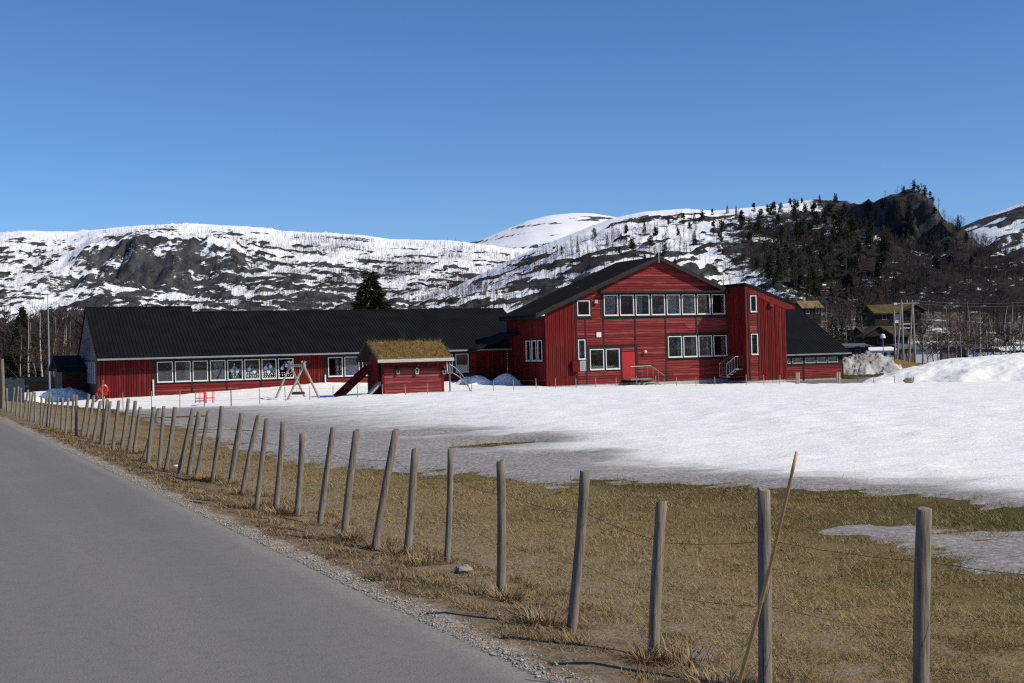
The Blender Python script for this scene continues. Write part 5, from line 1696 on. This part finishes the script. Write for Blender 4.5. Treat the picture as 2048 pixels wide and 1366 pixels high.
# street lamp with dome
sl2 = empty('street_lamp', at(1767, 726, 126)); tag(sl2, 'street lamp with pale dome head on a thin pole', 'street lamp')
hd = at(1765.5, 676, 126) - sl2.location
MB().tube([(0, 0, -1), hd], [.05, .04], 7).build('pole', MAT['steel'], sl2)
MB().lathe([(.02, .42), (.16, .38), (.24, .25), (.27, .05), (.27, -.02), (.001, -.05)], 14).build('lamp_shade', MAT['white'], sl2, hd, True)

# boulder in the snow and stones by the fence
def stone(name, loc, s, mat, label, cat, seed):
    rr = random.Random(seed); m = MB()
    pr = []
    vs, fs = [], []
    n_, k_ = 10, 6
    for i in range(k_ + 1):
        ph = math.pi * i / k_
        for j in range(n_):
            t_ = 2 * math.pi * j / n_; r_ = 1 + rr.uniform(-.18, .18)
            vs.append((s[0] * r_ * math.sin(ph) * math.cos(t_), s[1] * r_ * math.sin(ph) * math.sin(t_), s[2] * math.cos(ph) * r_))
    for i in range(k_):
        for j in range(n_): fs.append((i * n_ + j, i * n_ + (j + 1) % n_, (i + 1) * n_ + (j + 1) % n_, (i + 1) * n_ + j))
    o = m.add(vs, fs).build(name, MAT[mat], None, loc); tag(o, label, cat)
stone('boulder', at(1817, 761, 89), (.36, .3, .2), 'stone', 'grey boulder poking out of the snow bank by a thin post', 'boulder', 3)
B = ground_hit(925, 1146); stone('pale_stone', B + Vector((0, 0, .03)), (.075, .055, .045), 'stone', 'pale stone behind the thin fence post', 'stone', 5)
B = ground_hit(352, 936); stone('white_bag', B + Vector((0, 0, .03)), (.045, .04, .03), 'white', 'scrap of white plastic between the fence posts', 'litter', 6)
B = ground_hit(1395, 1325); stone('clod', B + Vector((0, 0, .02)), (.10, .08, .05), 'stone', 'small pale clod of earth by the third fence post', 'clod', 8)

# ------------------------------------------------------------------ trees
def bare_tree(seed, h, spread=0.30, n1=20, twigs=4, lean=0.0, r0=None):
    """bare birch: tapered wavy trunk, rising limbs, forking twigs"""
    rr = random.Random(seed)
    tr, cr = MB(), MB()
    r0 = r0 or h * 0.013
    pts, n = [], 10
    wx, wy = rr.uniform(-1, 1), rr.uniform(-1, 1)
    for i in range(n + 1):
        f_ = i / n
        pts.append(Vector((lean * h * f_ + wx * .045 * h * math.sin(f_ * 5.0 + seed) * f_, wy * .03 * h * math.sin(f_ * 2.6), h * f_)))
    tr.tube(pts, [r0 * (1 - .9 * (i / n)) + .004 for i in range(n + 1)], 6)
    def spine(f_): k = min(int(f_ * n), n - 1); return pts[k].lerp(pts[k + 1], f_ * n - k)
    for i in range(n1):
        f_ = rr.uniform(.22, .97)
        a_ = rr.uniform(0, 2 * math.pi); ln = h * spread * (1.15 - f_) * rr.uniform(.6, 1.1) + .05 * h
        s_ = spine(f_); up_ = rr.uniform(.6, 1.3)
        d_ = Vector((math.cos(a_), math.sin(a_), up_)).normalized()
        mid = s_ + d_ * ln * .5; end = s_ + d_ * ln + Vector((0, 0, ln * rr.uniform(-.05, .15)))
        rb = r0 * .62 * (1.1 - f_)
        cr.tube([s_, mid, end], [rb, rb * .7, rb * .25], 4, False)
        for j in range(5):
            g_ = rr.uniform(.3, 1); q_ = s_.lerp(end, g_); l2 = ln * rr.uniform(.25, .5)
            d2 = (d_ + Vector((rr.uniform(-.8, .8), rr.uniform(-.8, .8), rr.uniform(-.3, .7)))).normalized()
            e2 = q_ + d2 * l2
            cr.tube([q_, e2], [rb * .5, rb * .25], 3, False)
            for k in range(twigs):
                q3 = q_.lerp(e2, rr.uniform(.2, 1)); d3 = (d2 + Vector((rr.uniform(-.8, .8), rr.uniform(-.8, .8), rr.uniform(-.7, .5)))).normalized()
                cr.tube([q3, q3 + d3 * l2 * rr.uniform(.4, .8)], [rb * .36, rb * .2], 3, False)
    return tr.mesh('trunk', MAT['birch_bark']), cr.mesh('crown', MAT['twig'])


BIRCH = [bare_tree(200 + i, 8.0, [.26, .30, .22, .34, .28][i], 22, 4, [0, .02, -.03, .05, 0][i]) for i in range(5)]


def place_tree(name, meshes, loc, s, rz, label, cat, group, tilt=(0, 0), sxy=1.0):
    e = empty(name, loc, rz); e.rotation_euler = (tilt[0], tilt[1], rz)
    tag(e, label, cat, group)
    for nm, me in zip(('trunk', 'crown'), meshes):
        o = inst(nm, me, e); o.scale = (s * sxy, s * sxy, s)
    return e


LEFT = [(12, 40, 700, 125, 'crooked white birch leaning at the left edge above the teal slats', (0, -.22)), (41, 30, 676, 128, 'slender birch between the leaning birch and the dark spruces', (0, 0)),
        (59, 60, 640, 130, 'bright white-stemmed birch in front of the dark spruces', (0, .03)), (74, 80, 650, 138, 'thin grey birch just left of the flagpole', (0, .05)), (87, 90, 632, 134, 'pale birch standing close to the flagpole', (0, 0)),
        (106, 104, 660, 140, 'slim leaning birch just right of the flagpole', (0, .08)), (122, 120, 660, 136, 'leaning birch rising behind the annex roof', (0, .14)), (131, 131, 655, 142, 'straight pale birch behind the annex roof', (0, 0)),
        (138, 138, 662, 137, 'birch close beside the grey gable end', (0, 0)), (145, 145, 648, 146, 'thin birch touching the grey gable end', (0, .03)), (26, 22, 655, 150, 'tall dark birch behind the leaning white birch', (0, 0)), (112, 112, 640, 152, 'tall twiggy birch between flagpole and annex', (0, 0))]
for i, (bu, tu, tv, d_, lab, tl) in enumerate(LEFT):
    B = at(bu, 775, d_); B.z = float(ground_z(B.x, d_)) - .2
    h_ = at(tu, tv, d_).z - B.z
    place_tree('birch_tree', BIRCH[i % 5], B, h_ / 8 * 1.05, i * 1.3, lab, 'birch', 'birches at the left end of the school', tl, 1.1)
RIGHT = [(1845, 604, 150, 'birch with a bent stem right of the twin power poles'), (1857, 655, 140, 'small birch in front of the white house by the poles'), (1877, 652, 138, 'leaning twin-stemmed birch over the white house', ), (1896, 606, 145, 'tallest pale birch above the snow bank'),
         (1912, 640, 160, 'twiggy birch right of the tallest pale birch'), (1923, 662, 136, 'forked white birch above the crest of the snow bank'), (1935, 604, 175, 'tall thin birch behind the forked white birch'), (1948, 640, 150, 'slender birch left of the small white house wall'),
         (1960, 622, 158, 'grey birch between the small white house and the parked car'), (1975, 645, 140, 'birch right in front of the parked car'), (1988, 628, 150, 'dark-stemmed birch just right of the parked car'), (2001, 640, 138, 'crooked dark birch at the snowy-roofed house'),
         (2012, 612, 160, 'tall birch left of the snowy-roofed house corner'), (2022, 650, 140, 'low bushy birch before the snowy-roofed house'), (2031, 604, 165, 'tall birch rising over the snowy-roofed house'), (2043, 630, 142, 'birch at the right picture edge'),
         (1868, 625, 172, 'thin birch behind the leaning twin-stemmed birch'), (1695, 640, 190, 'bare birch right of the hall roof'), (1668, 615, 215, 'bare birch behind the hall roof below the golden cabin'), (1652, 612, 240, 'thin birch right below the golden turf roof'),
         (1712, 690, 145, 'small bare birch by the dark grey shed')]
for i, q in enumerate(RIGHT):
    u_, tv, d_, lab = q
    B = at(u_, 722, d_); B.z = float(ground_z(B.x, d_)) - .2
    h_ = at(u_, tv, d_).z - B.z
    place_tree('birch_tree', BIRCH[(i * 2 + 1) % 5], B, h_ / 8, i * 2.1, lab, 'birch', 'birches above the snow bank', (0, random.uniform(-.06, .06)), 1.25)


def needle_tree(seed, h, w, kind, ntri):
    """conifer: trunk plus many small needle sprays on whorled boughs"""
    rr = np.random.default_rng(seed)
    tr = MB().tube([(0, 0, -.3), (0, 0, h * .5), (0, 0, h * .97)], [h * .018, h * .012, h * .003], 6).mesh('trunk', MAT['bark'])
    if kind == 'spruce':
        t = 1 - np.sqrt(rr.uniform(0.0004, 1, ntri))                     # more needles low down
        t = np.clip(0.04 + 0.96 * t, 0, .99)
        whorl = np.round(t * 26 + rr.normal(0, .12, ntri)) / 26
        az = rr.integers(0, 11, ntri) / 11 * 2 * np.pi + whorl * 97 + rr.normal(0, .13, ntri)
        blen = w * (1 - whorl) ** .85 * (0.72 + .4 * _hash(np.floor(whorl * 26), np.floor(az * 3), seed))
        rad = blen * np.sqrt(rr.uniform(.02, 1, ntri))
        z = h * (whorl + .02) - rad * .32 + rr.normal(0, .012 * h, ntri) + .10 * rad ** 2 / max(w, .1)
        c = np.stack([rad * np.cos(az), rad * np.sin(az), z], -1)
        size = h * .030
        out = np.stack([np.cos(az), np.sin(az), rr.uniform(-.6, .1, ntri)], -1)
    else:
        nc = 16
        cz = rr.uniform(.30, .97, nc); ca = rr.uniform(0, 2 * np.pi, nc)
        cr_ = w * np.sqrt(np.clip(1.12 - cz, .05, 1)) * rr.uniform(.2, 1.0, nc)
        C = np.stack([cr_ * np.cos(ca), cr_ * np.sin(ca), cz * h], -1)
        k = rr.integers(0, nc, ntri)
        v = rr.normal(0, 1, (ntri, 3)); v /= np.linalg.norm(v, axis=1)[:, None]
        R = (w * .48) * (0.6 + .6 * rr.uniform(size=nc))[k]
        c = C[k] + v * (R * rr.uniform(.3, 1, ntri) ** .5)[:, None] * np.array([1, 1, .55])
        size = h * .042
        out = v
    out = out / np.linalg.norm(out, axis=1)[:, None]
    side = np.cross(out, rr.normal(0, 1, (ntri, 3))); side /= np.linalg.norm(side, axis=1)[:, None]
    sz = size * rr.uniform(.6, 1.3, ntri)[:, None]
    V = np.stack([c - side * sz * .45, c + side * sz * .45, c + out * sz * 1.5], 1).reshape(-1, 3)
    F = np.arange(ntri * 3).reshape(-1, 3)
    me = np_mesh('crown', V, F, MAT['spruce' if kind == 'spruce' else 'pine'])
    return tr, me


NEAR_SPRUCE = needle_tree(1, 10, 3.1, 'spruce', 12000)
PINES = [needle_tree(20 + i, 6.0, [1.25, 1.0, 1.45, 1.1][i], 'pine', 1100) for i in range(4)]
SPR = [needle_tree(40 + i, 7.0, [1.5, 1.2][i], 'spruce', 1200) for i in range(2)]
B = at(742, 640, 128); B.z = float(ground_z(B.x, 128)) - .2; T = at(741, 543, 128)
place_tree('spruce_tree', NEAR_SPRUCE, B, (T.z - B.z) / 10, .4, 'dark green spruce rising behind the long black roof', 'spruce', None, (0, 0), 1.3)
for u_, tv, d_, lab, w_ in ((48, 612, 150, 'tall dark spruce behind the bright white birch', .8), (33, 690, 135, 'broad dark spruce at the far left under the leaning birch', 1.3), (20, 705, 131, 'low dark evergreen beside the teal slats', 1.4),
                        (1671, 630, 185, 'small dark spruce right of the upper hall roof', 1.0), (1690, 629, 200, 'second small spruce right of the upper hall roof', 1.0), (1704, 652, 170, 'dark spruce right of the hall roof slope', 1.2), (1725, 590, 255, 'olive spruce left of the olive turf roof', .9)):
    B = at(u_, 760, d_); B.z = float(ground_z(B.x, d_)) - .2; T = at(u_, tv, d_)
    place_tree('spruce_tree', NEAR_SPRUCE if u_ < 100 else SPR[0], B, (T.z - B.z) / (10 if u_ < 100 else 7), u_ * .1, lab, 'spruce', None, (0, 0), w_)

# pines on the hill: spots read off the photograph, then a scatter over the wooded face
spots = [(1156, 494, 6), (1124, 502, 5), (1189, 467, 6), (1254, 464, 7.5), (1265, 497, 8), (1289, 456, 7), (1302, 489, 7), (1313, 475, 8), (1338, 443, 6), (1367, 440, 7), (1389, 437, 6.5), (1357, 467, 6),
         (1405, 436, 7), (1427, 459, 7), (1446, 456, 6), (1473, 427, 7), (1481, 456, 7), (1508, 421, 7), (1522, 432, 7), (1535, 421, 7), (1536, 454, 7), (1557, 448, 8), (1562, 421, 7), (1580, 404, 6), (1596, 408, 5),
         (1390, 480, 7), (1330, 510, 6), (1350, 530, 5), (1611, 421, 7), (1630, 430, 8), (1640, 402, 6), (1660, 424, 8), (1672, 404, 7), (1648, 445, 8), (1590, 440, 7), (1604, 460, 8), (1566, 470, 7), (1620, 470, 8), (1520, 462, 6),
         (1240, 505, 6), (1215, 480, 5), (1290, 520, 5), (1440, 480, 6), (1500, 478, 7), (1380, 455, 6), (1550, 490, 7), (1690, 420, 6), (1685, 440, 7), (1700, 455, 7), (1425, 425, 5), (1455, 417, 5), (1605, 400, 5)]
def zone(u_, v_):
    wide = ['on the snowy slope left of the school gable peak', 'on the snowy slope above the upper window row', 'above the projecting wing of the school', 'above the golden turf roof', 'left of the crag, above the olive turf roof', 'under the crag, above the power poles', 'at the right foot of the crag']
    k_ = sum(u_ > q_ for q_ in (1312, 1450, 1560, 1650, 1740, 1850))
    high = 'upper ' if v_ < 445 else 'middle ' if v_ < 510 else 'lower '
    return high + 'dark pine ' + wide[k_]


rr = random.Random(5)
for i in range(150):
    spots.append((rr.gauss(1620, 70) if i < 90 else rr.uniform(1480, 1960), rr.uniform(425, 600), rr.choice((4, 5, 6, 7, 8, 9.5))))
k = 0
for u_, v_, h_ in spots:
    p_ = CRAG.hit(u_, v_ + 10)
    if p_ is None or p_.y > 655: p_ = CRAG.hit(u_, v_ + 22)
    if p_ is None: continue
    p_.z -= .3
    wall_ = u_ > 1545 and v_ > 428
    place_tree('pine_tree', PINES[k % 4] if k % 5 else SPR[k % 2], p_, h_ / 7.4, k * 1.7, zone(u_, v_), 'pine', 'pines on the wooded hill', (0, 0), rr.uniform(.8, 1.15)); k += 1
for u_, v_, h_, kk, lab in ((1735, 398, 6.5, 1, 'lone narrow spruce on the skyline left of the crag'), (1808, 380, 4, 2, 'small pine at the left brow of the crag top'), (1829, 378, 6.0, 0, 'tallest pine on the crag top'), (1837, 381, 4.5, 2, 'bushy pine beside the tallest one on the crag top'),
                         (1850, 388, 6.0, 0, 'pine on the right shoulder of the crag top'), (1861, 396, 5, 1, 'thin pine standing out right of the crag top'), (1866, 405, 4, 2, 'lowest pine leaning from the right shoulder of the crag')):
    d_ = float(np.interp(u_, *DC)) - 3
    x_ = at(u_, v_, d_).x; z_ = float(CRAG.h(np.array(x_), np.array(d_)))
    place_tree('pine_tree' if u_ != 1735 else 'spruce_tree', SPR[1] if u_ == 1735 else PINES[kk], (x_, d_, z_ - .4), h_ / 6.3, u_, lab, 'pine', None, (0, 0), .9)


# bare woods read as a mass on the slopes
def wood_template(seed, nb=13, wt=.024, wb=.018):
    rr = np.random.default_rng(seed)
    V, F = [], []
    def tri(a, b, w):
        a, b = np.array(a), np.array(b); d = b - a
        s_ = np.cross(d, rr.normal(0, 1, 3)); s_ = s_ / np.linalg.norm(s_) * w / 2
        n = len(V); V.extend([a - s_, a + s_, b]); F.append((n, n + 1, n + 2))
    for _ in range(2): tri((0, 0, -.05), (rr.normal(0, .03), rr.normal(0, .03), 1), wt)
    for i in range(nb):
        f = rr.uniform(.2, .9); a = rr.uniform(0, 2 * np.pi); l = .42 * (1.1 - f) + .08
        tri((0, 0, f), (l * .7 * np.cos(a), l * .7 * np.sin(a), f + l * rr.uniform(.4, 1)), wb)
    return np.array(V), np.array(F)


def forest(name, label, pts, hs, mat='farwood', nb=16, wt=.024, wb=.018):
    T = [wood_template(s, nb, wt, wb) for s in (1, 2, 3)]
    VV, FF, off = [], [], 0
    for k_, (V, F) in enumerate(T):
        P_, H_ = pts[k_::3], hs[k_::3]
        a = RNG.uniform(0, 2 * np.pi, len(P_)); c, s = np.cos(a)[:, None], np.sin(a)[:, None]
        X_ = (V[None, :, 0] * c - V[None, :, 1] * s) * H_[:, None] + P_[:, :1]
        Y_ = (V[None, :, 0] * s + V[None, :, 1] * c) * H_[:, None] + P_[:, 1:2]
        Z_ = V[None, :, 2] * H_[:, None] + P_[:, 2:3]
        VV.append(np.stack([X_, Y_, Z_], -1).reshape(-1, 3))
        FF.append((F[None] + (np.arange(len(P_)) * len(V))[:, None, None]).reshape(-1, 3) + off); off += len(P_) * len(V)
    o = link(bpy.data.objects.new(name, np_mesh(name, np.concatenate(VV), np.concatenate(FF), MAT[mat])))
    tag(o, label, 'wood', kind='stuff')
    return o


def scatter(hill, n, x0, x1, y0, y1, dens, zoff=-.2):
    x, y = RNG.uniform(x0, x1, n), RNG.uniform(y0, y1, n)
    keep = RNG.uniform(size=n) < dens(x, y)
    x, y = x[keep], y[keep]
    return np.stack([x, y, (hill.h(x, y) if hill else ground_z(x, y)) + zoff], -1)


def dens_c(x, y):
    u = x / y * FPX + 1024
    ft = np.interp(x, [-120, 80, 150, 420], [395, 390, 345, 335])
    t = (y - ft) / 230
    left = smooth(.97, .85, t) * smooth(850, 950, u) * smooth(1500, 1300, u) * (0.22 + 0.45 * smooth(.0, .3, fbm(x / 35, y / 35, 2, 131)))
    right = smooth(1400, 1560, u) * smooth(1.0, .75, t) * 0.95
    return left + right


pts = scatter(CRAG, 18000, -110, 330, 335, 640, dens_c)
forest('hill_birch_wood', 'bare brown birch wood covering the lower crag hill', pts, RNG.uniform(3.5, 6.5, len(pts)))


def dens_m(x, y):
    u = x / y * FPX + 1024
    t = (y - 960) / 390
    n = fbm(x / 70, y / 70, 3, 141)
    return smooth(430, 640, u) * smooth(1.0, .55, t) * np.clip(.26 + .9 * n, .03, .8) + .10 * smooth(.9, .5, t) + smooth(.33, .1, t) * np.clip(.35 + .8 * n, .05, .8) + smooth(1.02, .9, t) * smooth(.2, .9, t) * 0.006


pts = scatter(MTN, 120000, -520, 120, 950, 1345, dens_m)
forest('mountain_birch_scrub', 'sparse bare birch scrub over the snowy mountain side', pts, RNG.uniform(3.0, 5.5, len(pts)), nb=7, wt=.035, wb=.026)
pts = scatter(EAST, 9000, 280, 560, 640, 905, lambda x, y: smooth(.95, .3, (y - 640) / 260) * .8 + .10)
forest('ravine_wood', 'bare wood filling the ravine at the right edge', pts, RNG.uniform(4, 7, len(pts)))
pts = scatter(None, 5200, -110, -20, 150, 420, lambda x, y: (np.abs(x / y + .36) < .09) * .9)
forest('valley_wood', 'dark bare wood behind the birches at the far left', pts, RNG.uniform(5, 10, len(pts)))
def dens_r(x, y):
    u = x / y * FPX + 1024
    return smooth(1560, 1640, u) * np.clip(.10 + .9 * fbm(x / 22, y / 22, 2, 151), .03, .8) * np.where((y < 300) & (u < 1840) & (u > 1700), .12, 1)
pts = scatter(None, 9000, 40, 190, 192, 350, dens_r)
forest('slope_wood', 'brushy bare trees on the slope around the cabins', pts, RNG.uniform(3, 6.5, len(pts)))
pts = scatter(None, 2200, -30, 34, 150, 330, lambda x, y: np.full(len(x), .5))
forest('school_wood', 'bare treetops behind the long school roof', pts, RNG.uniform(3.0, 5.0, len(pts)))

# ------------------------------------------------------------------ grass, tufts, gravel in the foreground
n_ = 620000
d_ = 5.6 + 26 * RNG.uniform(size=n_) ** 1.7
x_ = d_ * RNG.uniform(-.32, .46, n_)
q_ = road_q(x_, d_)
t_, _, _ = snow_depth(x_, d_)
keep = (q_ > 1.15) & (t_ < .004 + .05 * RNG.uniform(size=n_) ** 3)
w_ = fbm(x_ * 1.1, d_ * 1.1, 3, 161)
bare = smooth(3.6, 1.4, q_) * .55
keep &= RNG.uniform(size=n_) > bare * (0.5 + w_) + .12
x_, d_, q_, w_ = x_[keep], d_[keep], q_[keep], w_[keep]
n_ = len(x_)
pos = np.stack([x_, d_, ground_z(x_, d_) - .004], -1)
grn = np.clip(.14 + (q_ - 2.5) / 14 + .7 * fbm(x_ * .35, d_ * .35, 3, 163), 0, .9)
hue = np.where(RNG.uniform(size=n_) < grn, RNG.uniform(.62, 1, n_), RNG.uniform(0, .6, n_))
ln = RNG.uniform(.03, .085, n_) * (1 + .9 * (RNG.uniform(size=n_) > .93))
g = link(bpy.data.objects.new('field_grass', blade_mesh('field_grass', pos, ln, RNG.uniform(.8, 1.52, n_), .0026 + .00026 * d_, hue, MAT['field_blade'])))
tag(g, 'short flattened dead grass with some green blades', 'grass', kind='stuff')

n_ = 240000
s_ = 3 + 36 * RNG.uniform(size=n_) ** 1.6
q_ = RNG.uniform(.22, 1.5, n_)
x_, y_ = 3.45 - .436 * s_ + .9 * q_, .9 * s_ + .436 * q_
dn = smooth(.18, .50, q_ + .35 * fbm(x_ * 1.3, y_ * 1.3, 3, 171)) * np.clip(.62 + .9 * fbm(x_ * 2.6, y_ * 2.6, 2, 173), .1, 1)
keep = RNG.uniform(size=n_) < dn
x_, y_ = x_[keep], y_[keep]; n_ = len(x_)
pos = np.stack([x_, y_, ground_z(x_, y_) - .004], -1)
clump = fbm(x_ * 2.2, y_ * 2.2, 2, 175)
v1 = blade_mesh('verge_grass', pos, RNG.uniform(.03, .07, n_) * (1 + .8 * np.clip(clump, 0, 1)), RNG.uniform(.75, 1.52, n_), .0032 + .0003 * y_, np.clip(.45 + .3 * clump + RNG.normal(0, .2, n_), 0, 1), MAT['verge_blade'])
g = link(bpy.data.objects.new('verge_grass', v1)); tag(g, 'brown dead grass along the verge below the fence', 'grass', kind='stuff')
# long drooping tufts at the post feet
P_, L_, Le, Az, Hu = [], [], [], [], []
for k, B in enumerate(POST_BASE[:34]):
    for c_ in range(2 if k < 14 else 1):
        if random.random() < .22: continue
        cx_, cy_ = B.x + random.uniform(-.30, .34), B.y + random.uniform(-.22, .12)
        m_ = random.randint(120, 420); sp_ = random.uniform(.07, .20)
        ang = RNG.uniform(0, 2 * np.pi, m_); rad = sp_ * np.sqrt(RNG.uniform(0, 1, m_))
        X_, Y_ = cx_ + rad * np.cos(ang), cy_ + rad * np.sin(ang)
        P_.append(np.stack([X_, Y_, ground_z(X_, Y_) - .01], -1)); Az.append(ang + RNG.normal(0, .5, m_)); L_.append(RNG.uniform(.08, .22, m_)); Le.append(RNG.uniform(.8, 2.4, m_)); Hu.append(np.clip(RNG.normal(.55 + random.uniform(-.15, .2), .22, m_), 0, 1))
g = link(bpy.data.objects.new('tuft_grass', blade_mesh('tuft_grass', np.concatenate(P_), np.concatenate(L_), np.concatenate(Le), .007, np.concatenate(Hu), MAT['verge_blade'], 3, np.concatenate(Az))))
tag(g, 'long drooping straw tufts around the fence post feet', 'grass', kind='stuff')

# loose grit on the shoulder
n_ = 9000
s_ = 4 + 26 * RNG.uniform(size=n_) ** 1.5; q_ = np.abs(RNG.normal(.06, .11, n_)) - .04
x_, y_ = 3.45 - .436 * s_ + .9 * q_, .9 * s_ + .436 * q_
oct_v = np.array([(1, 0, 0), (-1, 0, 0), (0, 1, 0), (0, -1, 0), (0, 0, 1), (0, 0, -1)], float); oct_f = np.array([(0, 2, 4), (2, 1, 4), (1, 3, 4), (3, 0, 4), (2, 0, 5), (1, 2, 5), (3, 1, 5), (0, 3, 5)])
sz = RNG.uniform(.003, .011, n_) * (1 + 1.2 * (RNG.uniform(size=n_) > .96))
a = RNG.uniform(0, 6.28, n_)
jit = 1 + RNG.uniform(-.35, .35, (n_, 6, 1))
V = oct_v[None] * jit * sz[:, None, None] * np.array([1, .8, .6])
c, s = np.cos(a)[:, None], np.sin(a)[:, None]
V = np.stack([V[..., 0] * c - V[..., 1] * s + x_[:, None], V[..., 0] * s + V[..., 1] * c + y_[:, None], V[..., 2] + (np.where(q_ < 0.02, 0.002, ground_z(x_, y_)))[:, None]], -1)
F = oct_f[None] + (np.arange(n_) * 6)[:, None, None]
grit = simple('grit', (.16, .145, .13), (.42, .40, .37), 60, .9, .2, detail=2)
g = link(bpy.data.objects.new('gravel', np_mesh('gravel', V.reshape(-1, 3), F.reshape(-1, 3), grit)))
tag(g, 'loose grit along the asphalt edge', 'gravel', kind='stuff')
